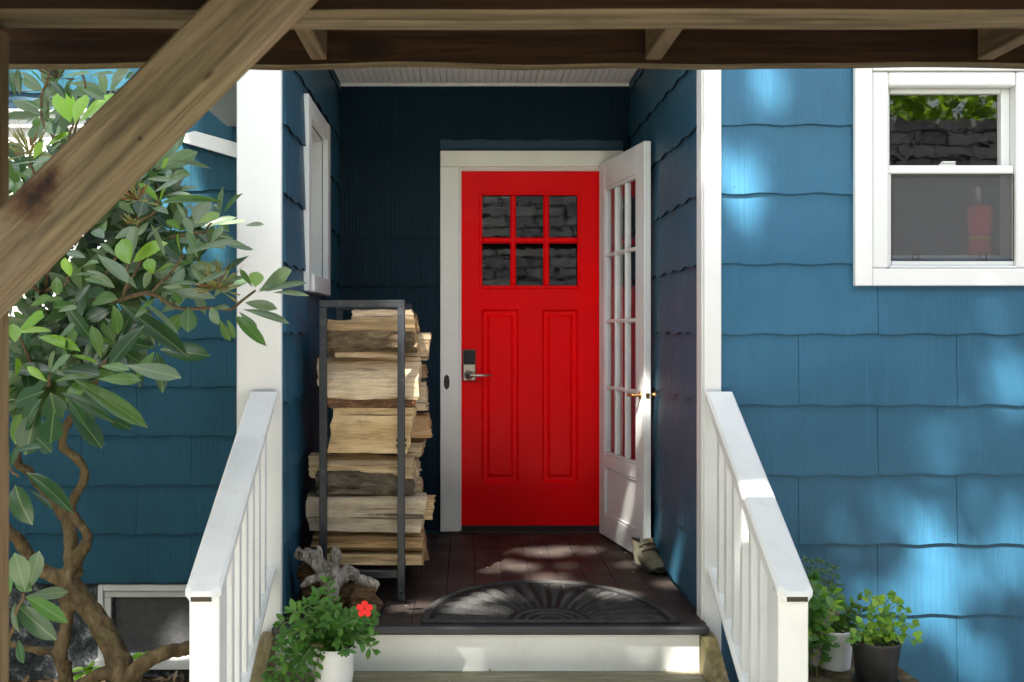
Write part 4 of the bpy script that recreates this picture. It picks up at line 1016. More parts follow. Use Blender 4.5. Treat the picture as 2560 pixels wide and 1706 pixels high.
# heel counter between foot and shaft
hv = []
for j, (z, rx_, ry_, yc_) in enumerate(((.010, .044, .052, .062), (.04, .048, .060, .070), (.08, .050, .064, .078), (.118, .0505, .0635, .085))):
    for k in range(n):
        a = 2*math.pi*k/n; hv.append(MBt @ Vector((rx_*math.cos(a), yc_-ry_*math.sin(a), z)))
m.add(hv, [(j*n+k, j*n+(k+1) % n, (j+1)*n+(k+1) % n, (j+1)*n+k) for j in range(3) for k in range(n)], 0, True)
m.build('upper', M['boot'], boot)
m = MB(); v = [MBt @ Vector((.049*math.cos(2*math.pi*k/n), .092-.058*math.sin(2*math.pi*k/n), .140)) for k in range(n)]; m.add(v, [tuple(range(n))]); m.build('insole', M['sole'], boot)
m = MB(); so = [(-.036, -.160), (.040, -.160), (.052, -.10), (.050, -.02), (.046, .06), (.044, .12), (.02, .135), (-.02, .135), (-.044, .12), (-.046, .06), (-.052, -.02), (-.052, -.10)]
m.prism(so, 'z', .002, .018); m.v = [tuple(MBt @ (Vector(q)+Vector((0, 0, max(0, -(q[1]+.10))*.55)))) for q in m.v]; m.build('sole', M['sole'], boot)
m = MB()
tn = [MBt @ Vector(q) for q in [(-.030, -.01, .112), (.030, -.01, .112), (.034, .03, .150), (.036, .045, .168), (-.034, .045, .166), (-.034, .03, .150)]]
m.add(tn, [tuple(range(6))]); m.add([q+Vector((0, .006, -.002)) for q in tn], [tuple(reversed(range(6)))]); m.build('tongue', M['boot'], boot)
for (y, z) in ((-.012, .118), (.018, .142)):
    m = MB(); m.tube([MBt @ Vector(q) for q in [(-.044, y+.012, z-.016), (-.03, y-.002, z+.002), (0, y-.008, z+.008), (.03, y-.002, z+.002), (.044, y+.012, z-.016)]], .005, 8); m.build('lace', M['boot'], boot)

# ------------------------------------------------------------------ leaves
def leaf_mesh(name, L, W, mat, curl=.15, fold=.18, peak=.58, seg=6, tipw=0.0, base=.06, wav=0.0):
    """unit leaf along +y, upper side +z"""
    m = MB(); v = []; f = []
    for i in range(seg+1):
        u = i/seg
        prof = (math.sin(math.pi*min(1, u**(math.log(.5)/math.log(peak)))))**.62 if 0 < u < 1 else 0
        w = W*.5*max(prof, base*.4 if i == 0 else .015)
        z = -curl*L*u*u
        wz = wav*L*math.sin(u*9)
        v += [(-w, L*u, z+fold*w+wz), (0, L*u, z), (w, L*u, z+fold*w-wz)]
    for i in range(seg):
        a = 3*i; f += [(a, a+1, a+4, a+3), (a+1, a+2, a+5, a+4)]
    m.add(v, f, 0, True); return m
def leaf_matrix(base, d, nrm, L, W, roll=0.0):
    d = d.normalized(); n = nrm-d*nrm.dot(d)
    n = n.normalized() if n.length > 1e-5 else d.orthogonal().normalized()
    x = d.cross(n).normalized(); n = x.cross(d)
    Mx = Matrix(((x.x*W, d.x*L, n.x*L, base.x), (x.y*W, d.y*L, n.y*L, base.y), (x.z*W, d.z*L, n.z*L, base.z), (0, 0, 0, 1)))
    return Mx @ Matrix.Rotation(roll, 4, 'Y')
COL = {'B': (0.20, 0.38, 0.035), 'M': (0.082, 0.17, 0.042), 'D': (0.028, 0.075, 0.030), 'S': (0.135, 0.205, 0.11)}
def jit(c, r=.18): 
    k = 1+random.uniform(-r, r); return (c[0]*k*(1+random.uniform(-.1, .1)), c[1]*k, c[2]*k*(1+random.uniform(-.1, .1)), 1)

# ------------------------------------------------------------------ the big shrub at the left
shrub = empty('rhododendron_shrub', P(300, 1706, 3.9) * 1.0, 'large leafy evergreen shrub with twisting trunks beside the steps', 'shrub')
def z3(X, Yp, Y): return P(X/2.613, 1106+Yp/2.613, Y)
def z2(X, Yp, Y): return P(X/2.613, 550+Yp/2.613, Y)
def z1_(X, Yp, Y): return P(X/2.613, Yp/2.613, Y)
def ground_ext(p): return Vector((p.x*1.02, p.y, GZ-.02))
def smooth_path(pts, rad, k=4):
    pts = [Vector(p) for p in pts]; out = []; ro = []
    for i in range(len(pts)-1):
        p0 = pts[max(i-1, 0)]; p1 = pts[i]; p2 = pts[i+1]; p3 = pts[min(i+2, len(pts)-1)]
        for j in range(k):
            t_ = j/k; t2 = t_*t_; t3 = t2*t_
            out.append(.5*((2*p1)+(p2-p0)*t_+(2*p0-5*p1+4*p2-p3)*t2+(3*p1-p0-3*p2+p3)*t3)); ro.append(rad[i]+(rad[i+1]-rad[i])*t_)
    out.append(pts[-1]); ro.append(rad[-1]); return out, ro
m = MB(); YT_ = 3.9
def trunk(pts, r):
    a, b = smooth_path(pts, [k*.84 for k in r]); m.tube(a, b, 12)
trunk([z3(430, 880, YT_), z3(560, 1060, YT_), z3(680, 1230, YT_-.05), z3(760, 1400, YT_-.1), z3(800, 1600, YT_-.12), ground_ext(z3(840, 1900, YT_))], [.040, .050, .052, .055, .065, .09])
trunk([z3(430, 890, YT_), z3(500, 760, YT_), z3(575, 640, YT_-.02), z3(540, 555, YT_-.03), z3(470, 450, YT_-.03), z3(500, 330, YT_-.03), z3(555, 225, YT_-.02), z3(520, 120, YT_-.02), z3(410, 30, YT_-.04), z3(430, -100, YT_-.05), z2(520, 1220, YT_-.08), z2(580, 1130, YT_-.1), z2(640, 980, YT_-.2), z2(520, 760, YT_-.3), z2(420, 560, YT_-.4)],
      [.045, .032, .024, .021, .022, .021, .022, .022, .021, .019, .018, .017, .016, .014, .012])
trunk([z3(440, 900, YT_), z3(330, 860, YT_-.02), z3(240, 800, YT_-.04), z3(120, 640, YT_-.1), z3(20, 540, YT_-.15), z3(-120, 300, YT_-.2), z2(20, 900, YT_-.4)], [.045, .034, .032, .028, .026, .022, .016])
trunk([z3(480, 880, YT_+.02), z3(462, 700, YT_+.04), z3(455, 560, YT_+.05), z3(400, 450, YT_+.05), z3(290, 330, YT_+.05), z3(190, 190, YT_+.03), z3(110, 110, YT_), z2(200, 1200, YT_-.2), z2(300, 1050, YT_-.4)], [.045, .034, .032, .030, .024, .022, .020, .016, .012])
trunk([z3(425, 900, YT_), z3(435, 1180, YT_-.02), z3(395, 1400, YT_-.05), z3(430, 1600, YT_-.05), ground_ext(z3(470, 1900, YT_))], [.040, .030, .034, .036, .06])
trunk([z3(400, 1370, YT_-.05), z3(260, 1365, YT_-.06), z3(140, 1335, YT_-.06), z3(0, 1300, YT_-.05)], [.022, .019, .016, .014])
trunk([z3(780, 1640, YT_-.15), z3(930, 1450, YT_-.18), z3(1080, 1375, YT_-.18), z3(1220, 1345, YT_-.15), z3(1330, 1290, YT_-.12), z3(1420, 1150, YT_-.1)], [.045, .036, .033, .031, .028, .022])
trunk([z3(540, 1580, YT_-.2), z3(680, 1510, YT_-.18), z3(800, 1560, YT_-.14), z3(860, 1700, YT_-.1)], [.03, .032, .034, .03])
me = remesh(m, .007, .007, 34, 2, 1.0); me.materials.clear(); me.materials.append(M['bark_shrub']); link('trunk', me, shrub)
# boughs carrying the leaves
boughs = []
def bough(pts, r):
    m = MB(); a, b = smooth_path(pts, [k*.72 for k in r]); a = [q+Vector((mnoise.noise(q*14), 0, mnoise.noise(q*14+Vector((9, 0, 0)))))*.012 for q in a]; m.tube(a, b, 8); m.build('branch', M['twig'], shrub); boughs.extend(a)
Yf = 3.0
bough([z2(420, 560, 3.5), z2(600, 500, 3.3), z2(780, 520, 3.1), z2(1000, 490, 3.0), z2(1100, 540, 2.98), z2(1200, 580, 2.98), z2(1340, 575, 2.98), z2(1480, 590, 2.98), z2(1580, 540, 2.98), z2(1665, 470, 2.98)], [.012, .011, .010, .009, .007, .007, .007, .006, .006, .005])
bough([z2(780, 520, 3.1), z2(830, 430, 3.05), z2(840, 290, 3.0)], [.007, .006, .005])
bough([z2(1000, 490, 3.0), z2(1050, 410, 3.0), z2(1140, 330, 3.0), z2(1190, 230, 2.98)], [.006, .006, .005, .004])
bough([z2(420, 560, 3.5), z2(300, 470, 3.3), z2(420, 420, 3.2), z2(460, 370, 3.0)], [.011, .009, .006, .005])
bough([z2(640, 980, 3.7), z2(650, 960, 3.2), z2(690, 930, 2.95)], [.01, .008, .005])
bough([z2(300, 1050, 3.5), z2(310, 1080, 3.1), z2(320, 1020, 2.9)], [.01, .008, .005])
bough([z2(300, 1050, 3.5), z2(200, 900, 3.2), z2(120, 740, 2.9)], [.01, .008, .005])
bough([z2(300, 470, 3.3), z2(200, 380, 3.2), z1_(250, 1280, 3.1), z1_(210, 1060, 2.95)], [.009, .008, .007, .005])
bough([z2(300, 470, 3.3), z1_(420, 1300, 3.2), z1_(440, 1000, 3.1), z1_(470, 820, 2.95)], [.009, .008, .007, .005])
bough([z2(600, 500, 3.3), z1_(880, 1510, 3.2), z1_(1000, 1380, 3.1), z1_(1040, 1320, 3.0)], [.008, .007, .006, .005])
bough([z2(780, 520, 3.1), z1_(1000, 1600, 3.3), z1_(1290, 1530, 3.1), z1_(1400, 1470, 3.0)], [.008, .007, .006, .004])
bough([z1_(440, 1000, 3.1), z1_(260, 770, 3.2), z1_(330, 480, 3.1), z1_(370, 400, 3.0)], [.007, .006, .005, .004])
bough([z1_(440, 1000, 3.1), z1_(560, 620, 3.1), z1_(540, 480, 3.05)], [.007, .005, .004])
bough([z3(0, 1500, 3.4), z3(80, 1200, 3.0), z3(160, 990, 2.8)], [.010, .008, .005])
bough([z3(-80, 0, 3.4), z3(40, 150, 3.0), z3(120, 220, 2.85)], [.009, .007, .005])
LM = {}
def get_leaf(key):
    if key not in LM:
        curl, fold, peak = {0: (.10, .25, .60), 1: (.22, .30, .55), 2: (.04, .15, .64), 3: (.32, .35, .52)}[key]
        LM[key] = leaf_mesh('leaf', 1, 1, None, curl, fold*.35, peak, 6).mesh('leaf', M['leaf'])
    return LM[key]
n_leaf = 0
def put_leaf(base, tip, ratio, colr, nrm=None, parent=shrub):
    global n_leaf
    d = tip-base; L = d.length
    nrm = nrm or (Vector((random.uniform(-.5, .5), -.75+random.uniform(-.2, .2), .65+random.uniform(-.3, .3))))
    o = link('leaf', get_leaf(random.choice((0, 0, 1, 2, 3) if colr in 'DM' else (0, 0, 1, 2))), parent, leaf_matrix(base, d, nrm, L*1.04, L*ratio*1.1))
    o.color = jit(COL[colr]); n_leaf += 1
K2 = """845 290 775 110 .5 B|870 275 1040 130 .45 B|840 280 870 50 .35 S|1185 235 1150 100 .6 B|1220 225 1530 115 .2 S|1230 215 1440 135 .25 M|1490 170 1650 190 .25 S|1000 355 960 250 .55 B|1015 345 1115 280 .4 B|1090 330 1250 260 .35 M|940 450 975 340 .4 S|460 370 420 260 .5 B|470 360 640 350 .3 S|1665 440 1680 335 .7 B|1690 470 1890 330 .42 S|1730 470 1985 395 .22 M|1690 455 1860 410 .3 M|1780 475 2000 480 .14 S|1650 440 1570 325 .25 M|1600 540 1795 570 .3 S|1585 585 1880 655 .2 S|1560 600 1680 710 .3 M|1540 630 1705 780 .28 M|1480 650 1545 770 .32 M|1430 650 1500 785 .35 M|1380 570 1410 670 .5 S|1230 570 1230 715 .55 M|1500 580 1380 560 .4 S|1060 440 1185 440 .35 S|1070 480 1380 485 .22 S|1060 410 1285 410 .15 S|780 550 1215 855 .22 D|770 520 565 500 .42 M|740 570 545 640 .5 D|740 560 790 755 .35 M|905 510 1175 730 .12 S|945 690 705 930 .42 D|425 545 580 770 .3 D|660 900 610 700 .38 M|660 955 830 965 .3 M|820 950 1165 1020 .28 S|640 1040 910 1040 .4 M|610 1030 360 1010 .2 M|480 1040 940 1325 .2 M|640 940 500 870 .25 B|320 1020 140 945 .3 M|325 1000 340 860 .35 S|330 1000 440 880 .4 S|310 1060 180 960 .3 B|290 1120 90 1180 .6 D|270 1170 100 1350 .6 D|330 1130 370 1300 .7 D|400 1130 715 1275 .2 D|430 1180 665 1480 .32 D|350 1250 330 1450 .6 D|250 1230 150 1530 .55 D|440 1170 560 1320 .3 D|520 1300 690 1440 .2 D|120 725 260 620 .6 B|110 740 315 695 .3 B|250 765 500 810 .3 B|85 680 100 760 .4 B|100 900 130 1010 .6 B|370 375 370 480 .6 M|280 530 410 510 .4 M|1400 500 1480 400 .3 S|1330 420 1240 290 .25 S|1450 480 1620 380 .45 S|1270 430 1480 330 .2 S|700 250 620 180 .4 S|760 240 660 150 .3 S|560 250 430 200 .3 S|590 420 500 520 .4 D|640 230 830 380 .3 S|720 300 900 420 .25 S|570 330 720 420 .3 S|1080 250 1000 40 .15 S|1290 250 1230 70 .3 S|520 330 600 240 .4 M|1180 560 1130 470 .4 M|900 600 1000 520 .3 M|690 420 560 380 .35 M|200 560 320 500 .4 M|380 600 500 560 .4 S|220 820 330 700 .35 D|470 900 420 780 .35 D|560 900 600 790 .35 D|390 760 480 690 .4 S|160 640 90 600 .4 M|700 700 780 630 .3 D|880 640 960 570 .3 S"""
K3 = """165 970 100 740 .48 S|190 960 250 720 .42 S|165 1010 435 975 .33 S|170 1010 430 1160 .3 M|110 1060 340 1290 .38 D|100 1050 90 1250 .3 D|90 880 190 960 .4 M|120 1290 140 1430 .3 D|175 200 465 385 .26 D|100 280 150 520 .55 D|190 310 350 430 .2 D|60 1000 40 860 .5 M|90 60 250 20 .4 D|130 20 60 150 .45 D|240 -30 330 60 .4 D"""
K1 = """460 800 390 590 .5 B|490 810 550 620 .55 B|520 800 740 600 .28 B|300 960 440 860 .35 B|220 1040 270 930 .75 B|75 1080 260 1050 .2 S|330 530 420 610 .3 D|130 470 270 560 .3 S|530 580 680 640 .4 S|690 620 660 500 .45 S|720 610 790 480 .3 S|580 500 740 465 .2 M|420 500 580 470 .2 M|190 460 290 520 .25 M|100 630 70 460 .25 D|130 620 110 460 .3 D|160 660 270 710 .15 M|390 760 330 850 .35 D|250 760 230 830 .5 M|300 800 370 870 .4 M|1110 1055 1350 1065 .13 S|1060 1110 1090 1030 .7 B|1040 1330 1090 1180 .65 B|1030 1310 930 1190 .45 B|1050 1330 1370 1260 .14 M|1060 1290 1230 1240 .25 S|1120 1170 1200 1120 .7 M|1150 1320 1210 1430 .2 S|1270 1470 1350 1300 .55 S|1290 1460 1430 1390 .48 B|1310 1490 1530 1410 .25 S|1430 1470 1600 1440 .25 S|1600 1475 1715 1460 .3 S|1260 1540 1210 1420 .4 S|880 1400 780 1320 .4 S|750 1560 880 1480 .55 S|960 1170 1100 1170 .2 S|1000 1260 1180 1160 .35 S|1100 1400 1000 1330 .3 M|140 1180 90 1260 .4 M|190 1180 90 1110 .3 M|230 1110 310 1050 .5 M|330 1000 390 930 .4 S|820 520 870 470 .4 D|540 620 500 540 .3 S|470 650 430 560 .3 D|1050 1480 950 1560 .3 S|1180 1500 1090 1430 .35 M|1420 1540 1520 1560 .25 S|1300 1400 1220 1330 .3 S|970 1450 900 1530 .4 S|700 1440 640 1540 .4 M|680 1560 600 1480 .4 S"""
def keyed(txt, fn):
    for row in txt.split('|'):
        a, b, c_, d, r_, k = row.split()
        Yb = 2.85+random.uniform(-.12, .25)+(.1 if float(a) > 1300 else 0)
        base = fn(float(a), float(b), Yb); tip = fn(float(c_), float(d), Yb+random.uniform(-.07, .05))
        put_leaf(base, tip, float(r_), k)
keyed(K2, z2); keyed(K3, z3); keyed(K1, z1_)
# fuller whorls behind the front leaves
def whorl(c, axis, n, L, ratio, ks, th=(55, 95), sink=None):
    axis = axis.normalized(); e1 = axis.orthogonal().normalized(); e2 = axis.cross(e1); p0 = random.uniform(0, 6.28)
    for i in range(n):
        ph = p0+2*math.pi*i/n+random.uniform(-.3, .3); t_ = R(random.uniform(*th))
        d = axis*math.cos(t_)+(e1*math.cos(ph)+e2*math.sin(ph))*math.sin(t_)
        l = L*random.uniform(.7, 1.1)
        if sink is None: put_leaf(c+d*.012, c+d*l, ratio*random.uniform(.8, 1.2), random.choice(ks), axis)
        else: sink.append((c+d*.012, d, axis, l, l*ratio*random.uniform(.8, 1.2)))
reg = [(40, 420, 430, 560), (60, 560, 600, 720), (60, 690, 420, 900), (40, 820, 300, 1080)]
kk = 0
while n_leaf < 298:
    a = reg[kk % 4]; kk += 1
    px, py = random.uniform(a[0], a[2]), random.uniform(a[1], a[3])
    if px > 400 and py > 740: continue
    whorl(P(px, py, random.uniform(3.1, 3.5)), Vector((random.uniform(-.5, .6), -.6, random.uniform(-.1, .8))), min(6, 298-n_leaf), random.uniform(.12, .17), .37, 'MDSS' if py < 700 else 'MDD')
# the rest of the leaf mass, deeper in, as one part
def leaf_soup(name, items, mat, parent, kind='stuff', seg=3):
    """joined small leaves: (base, direction, normal, length, width)"""
    proto = leaf_mesh('p', 1, 1, None, .12, .1, .55, seg); pv = np.array(proto.v); pf = np.array(proto.f)
    K = len(items); V = np.zeros((K, len(pv), 3)); 
    for i, (b, d, n, l, w) in enumerate(items):
        Mx = np.array(leaf_matrix(b, d, n, l, w)); V[i] = pv @ Mx[:3, :3].T + Mx[:3, 3]
    Fc = (pf[None] + (np.arange(K)*len(pv))[:, None, None]).reshape(-1, 4)
    me = bpy.data.meshes.new(name); me.from_pydata(V.reshape(-1, 3).tolist(), [], Fc.tolist()); me.materials.append(mat)
    me.polygons.foreach_set('use_smooth', [True]*len(me.polygons)); me.update()
    o = link(name, me, parent); 
    if kind: o['kind'] = kind
    return o
items = []
for k in range(170):
    a = [(-60, 180, 330, 420), (20, 420, 440, 560), (40, 540, 560, 720), (30, 680, 330, 900), (20, 820, 230, 1000)][k % 5]
    px, py = random.uniform(a[0], a[2]), random.uniform(a[1], a[3])
    if k % 5 == 0 and random.random() < .55: continue
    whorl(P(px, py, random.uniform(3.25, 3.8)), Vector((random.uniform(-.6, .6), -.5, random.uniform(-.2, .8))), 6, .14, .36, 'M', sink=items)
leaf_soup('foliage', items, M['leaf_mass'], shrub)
# spent flower trusses
def truss(px, py, Y, n=26, r=.055, dry=False):
    c = P(px, py, Y); m = MB()
    for i in range(n):
        d = Vector((random.uniform(-1, 1), random.uniform(-1, .4), random.uniform(-.2, 1.3))).normalized(); l = r*random.uniform(.55, 1.1)
        m.tube([c, c+d*l*.5, c+d*l*.75, c+d*l], [.0012, .0013, .0034, .0022 if not dry else .003], 5)
        if random.random() < .6: m.tube([c+d*l, c+d*l*1.35+Vector((0, 0, .006))], [.0009, .0006], 4)
    m.build('seed_head', M['dry'] if dry else M['truss'], shrub)
truss(74, 385, 2.85, 28, .075); truss(345, 500, 2.85, 24, .06); truss(545, 722, 2.93, 34, .075); truss(140, 195, 2.9, 22, .045, True); truss(330, 560, 2.9, 10, .035)

# ------------------------------------------------------------------ ground litter at the left
items = []
for i in range(1500):
    x, y = random.uniform(-3.2, -.9), random.uniform(3.9, 5.6)
    items.append((Vector((x, y, GZ+random.uniform(.005, .05))), Vector((random.uniform(-1, 1), random.uniform(-1, 1), random.uniform(-.2, .5))), Vector((random.uniform(-.5, .5), random.uniform(-.5, .5), 1)), random.uniform(.04, .10), random.uniform(.015, .04)))
o = leaf_soup('leaf_litter', items, leaf_mat('dry litter leaf', .1, .8, True, [(.10, .06, .03), (.20, .13, .07), (.06, .04, .025), (.28, .20, .12)]), None)
tag(o, 'brown dry leaves lying on the soil under the shrub', None, None, 'stuff')
def sprig(px, py, Y, n, sz, label):
    c = P(px, py, Y); root = empty('seedling', (c.x, c.y, GZ), label, 'plant')
    m = MB(); m.tube([(c.x, c.y, GZ), (c.x+.01, c.y, (GZ+c.z)/2), tuple(c)], [.004, .003, .002], 5); m.build('stem', M['stem'], root)
    for i in range(n):
        d = Vector((random.uniform(-1, 1), random.uniform(-1, .3), random.uniform(-.2, .6))); b = c-Vector((0, 0, random.uniform(0, .05)))
        o = link('leaf', get_leaf(1), root, leaf_matrix(b, d, Vector((0, -.3, 1)), sz*random.uniform(.7, 1.1), sz*.5)); o.color = jit(COL['B'])
sprig(345, 1630, 4.9, 6, .09, 'bright green seedling before the basement window')
sprig(215, 1665, 4.7, 7, .08, 'low green seedling between the shrub trunks')

# ------------------------------------------------------------------ potted plants
PL = {}
def pleaf(kind):
    if kind not in PL:
        if kind == 'oval': mm = leaf_mesh('leaf', 1, 1, None, .18, .12, .48, 5)
        elif kind == 'lobed':
            mm = MB(); n = 12; v = [(0, .45, 0)]; 
            for k in range(n):
                a = 2*math.pi*k/n-math.pi/2; r = .46*(1+.16*math.cos(3*(a-math.pi/2)))*(0.72 if k == 0 else 1)
                v.append((r*math.cos(a), .45+r*math.sin(a), .05*math.cos(2*a)))
            mm.add(v, [(0, 1+k, 1+(k+1) % n) for k in range(n)], 0, True)
        PL[kind] = mm.mesh('leaf', M['leaf_soft'])
    return PL[kind]
def plant(root, stems, kind, L, ratio, cols, step, nmax, soup_mat, stem_mat='stem', r=.0022, up=.6, lr=(.7, 1.15)):
    """stems: list of 3d paths; leaves in opposite pairs along each"""
    cnt = 0; rest = []
    sm = MB()
    for path in stems:
        a, b = smooth_path(path, [r]*len(path), 4); sm.tube(a, b, 5)
        acc = 0; ph = random.uniform(0, 6)
        for i in range(1, len(a)):
            acc += (a[i]-a[i-1]).length
            while acc > step:
                acc -= step; ph += 1.57
                d0 = (a[i]-a[i-1]).normalized(); e1 = d0.orthogonal().normalized(); e2 = d0.cross(e1)
                for sgn in (0, math.pi):
                    d = e1*math.cos(ph+sgn)+e2*math.sin(ph+sgn)+d0*.5+Vector((0, -.15, .1)); n = Vector((random.uniform(-.4, .4), -.5+random.uniform(-.3, .3), up+.3))
                    l = L*random.uniform(*lr); q = a[i]+d.normalized()*l*.08
                    if cnt < nmax:
                        o = link('leaf', pleaf(kind), root, leaf_matrix(q, d, n, l, l*ratio)); o.color = jit(random.choice(cols)); cnt += 1
                    else: rest.append((q, d, n, l, l*ratio))
        # terminal tuft
        for k in range(4):
            d = (a[-1]-a[-2]).normalized()+Vector((random.uniform(-.7, .7), random.uniform(-.7, .5), random.uniform(-.3, .5)))
            l = L*random.uniform(.5, .9); n = Vector((random.uniform(-.4, .4), -.6, .7))
            if cnt < nmax: o = link('leaf', pleaf(kind), root, leaf_matrix(a[-1], d, n, l, l*ratio)); o.color = jit(random.choice(cols)); cnt += 1
            else: rest.append((a[-1], d, n, l, l*ratio))
    sm.build('stems', M[stem_mat], root)
    if rest: leaf_soup('foliage', rest, M[soup_mat], root, 'stuff', 3)

# petunia pot on the top step
PY = 3.66; pc = P(834, 1710, PY); pc.z = -.177
pot = empty('flower_pot', pc, 'stained white jug shaped pot with a wooden handle on the step', 'pot')
m = MB(); m.lathe([(0, .002), (.062, .002), (.070, .012), (.074, .05), (.075, .12), (.078, .150), (.074, .152), (.070, .135), (0, .130)], pc, 32); m.build('body', M['pot_white'], pot)
m = MB(); m.lathe([(0, .131), (.069, .133)], pc, 24); m.build('soil', M['potsoil'], pot)
c = P(790, 1618, PY-.02)
m = MB(); m.lathe([(.030, -.045), (.036, -.015), (.034, .005), (.022, .025), (.013, .045), (.0115, .075), (.014, .082), (.011, .083), (.008, .06)], c, 18); m.build('spout', M['pot_white'], pot)
m = MB(); m.tube([P(768, 1610, PY-.09), P(780, 1612, PY-.09), P(808, 1614, PY-.09)], [.006, .0075, .006], 10); m.build('handle', M['bark_shrub'], pot)
pet = empty('petunia_plant', (pc.x, pc.y, pc.z+.135), 'bushy green petunia with one red flower spilling from the white jug pot', 'plant')
top = Vector((pc.x, pc.y, pc.z+.13)); stems = []
targets = [(690, 1640), (675, 1690), (700, 1700), (715, 1590), (700, 1560), (730, 1530), (760, 1510), (790, 1490), (818, 1458), (800, 1520), (840, 1510), (870, 1530), (900, 1545), (925, 1560), (930, 1580), (915, 1600), (935, 1625), (880, 1580), (850, 1560), (820, 1560), (770, 1560), (740, 1580), (730, 1620), (750, 1660), (720, 1660), (860, 1625), (890, 1600), (705, 1610), (780, 1690), (760, 1600), (835, 1590), (870, 1560), (930, 1535), (740, 1690), (800, 1580)]
for (a, b) in targets:
    e = P(a, b, PY-.10+random.uniform(-.08, .14)); mid = top.lerp(e, .5)+Vector((0, -.02, .06)); stems.append([top+Vector((random.uniform(-.04, .04), random.uniform(-.04, .04), 0)), mid, e])
plant(pet, stems, 'oval', .042, .50, [(.10, .25, .04), (.075, .20, .035), (.13, .29, .05)], .021, 290, 'small_mass')
fc = P(912, 1522, PY-.16); m = MB()
for k in range(5):
    a = 2*math.pi*k/5+.3; pts_ = [(0, 0, 0)]
    for t_ in (-.62, -.35, 0, .35, .62):
        rr_ = .031*(1.0 if abs(t_) < .3 else (.92 if abs(t_) < .5 else .62)); pts_.append((rr_*math.cos(a+t_), -.006-.003*math.cos(t_*5), rr_*math.sin(a+t_)))
    m.add([fc+Vector(q) for q in pts_], [(0, 1, 2), (0, 2, 3), (0, 3, 4), (0, 4, 5)], 0, True)
fl = m.build('flower', M['petal'], pet)
m = MB(); m.tube([fc+Vector((0, -.002, 0)), fc+Vector((0, -.004, 0))], .003, 8); m.build('flower_centre', M['dry'], fl)
m = MB(); m.tube([fc+Vector((0, .002, 0)), fc+Vector((-.01, .03, -.02)), top+Vector((.06, 0, .03))], [.003, .002, .002], 6); m.build('flower_stalk', M['stem'], pet)

# mossy bench with pots on the right
BZ = -.062
bench = empty('plant_bench', (1.35, 3.5, GZ), 'mossy weathered plant bench under the two pots', 'bench')
m = MB(); m.prism([(1.06, 2.95), (1.50, 2.95), (1.575, 3.1), (1.56, 3.60), (1.53, 3.80), (1.08, 3.80)], 'z', BZ-.05, BZ)
m.build('top', M['mossbench'], bench)
for (x, y) in ((1.12, 3.02), (1.46, 3.02), (1.12, 3.72), (1.46, 3.72)):
    m = MB(); m.bbox(x-.03, x+.03, y-.03, y+.03, GZ, BZ-.051, .004); m.build('leg', M['tread'], bench)
def potted(cx, cy, r0, r1, h, matn, label, saucer=False):
    c = Vector((cx, cy, BZ+.002)); o = empty('flower_pot', c, label, 'pot', None)
    if saucer:
        m = MB(); m.lathe([(0, 0), (r0*1.1, 0), (r0*1.18, .014), (r0*1.12, .014), (r0*1.04, .006), (0, .006)], c, 30); m.build('saucer', M[matn], o); c = c+Vector((0, 0, .0062))
    m = MB(); m.lathe([(0, 0), (r0*.95, 0), (r0, .006), ((r0+r1)/2, h*.55), (r1, h-.012), (r1*1.02, h-.004), (r1, h), (r1*.95, h-.002), (r1*.90, h-.02), (0, h-.022)], c, 36); m.build('body', M[matn], o)
    m = MB(); m.lathe([(0, h-.0205), (r1*.895, h-.0205)], c, 24); m.build('soil', M['potsoil'], o)
    return c+Vector((0, 0, h-.02))
wc = P(2086, 1660, 3.52); t1 = potted(wc.x, 3.52, .054, .066, .142, 'pot_white', 'small white tapered pot on the mossy bench')
kc = P(2190, 1690, 3.36); t2 = potted(kc.x, 3.36, .066, .080, .145, 'pot_black', 'black plastic pot on a saucer beside the white pot', True)
pw = empty('trailing_plant', t1, 'low sparse green plant growing in the white pot', 'plant')
plant(pw, [[t1+Vector((random.uniform(-.04, .04), random.uniform(-.03, .03), 0)), t1+Vector((random.uniform(-.04, .05), -.02, .04)), P(a, b, 3.48)] for (a, b) in ((2110, 1530), (2130, 1520), (2145, 1500), (2100, 1560), (2120, 1570), (2140, 1550), (2090, 1540), (2155, 1530), (2085, 1575), (2115, 1590))],
      'oval', .036, .42, [(.09, .20, .03), (.12, .26, .04), (.07, .15, .03)], .024, 120, 'small_mass')
pk = empty('leafy_plant', t2, 'airy light green plant with oval leaves in the black pot', 'plant')
st_ = []
for (a, b) in ((2172, 1490), (2200, 1500), (2225, 1495), (2245, 1510), (2265, 1530), (2285, 1560), (2290, 1600), (2240, 1560), (2210, 1540), (2180, 1550), (2150, 1560), (2140, 1590), (2130, 1600), (2165, 1590), (2195, 1580), (2225, 1590), (2255, 1585), (2150, 1610), (2180, 1615), (2210, 1610), (2240, 1610)):
    e = P(a, b, 3.34+random.uniform(-.07, .08)); st_.append([t2+Vector((random.uniform(-.05, .05), random.uniform(-.05, .03), 0)), t2.lerp(e, .55)+Vector((0, 0, .025)), e])
plant(pk, st_, 'lobed', .032, .85, [(.20, .38, .06), (.28, .46, .06), (.13, .30, .06), (.34, .48, .07)], .034, 250, 'small_mass', r=.0014)
vc = P(2030, 1640, 3.45); vc.z = BZ
vine = empty('vine_plant', vc, 'trailing vine with rounded lobed leaves behind the railing post', 'plant')
st_ = []
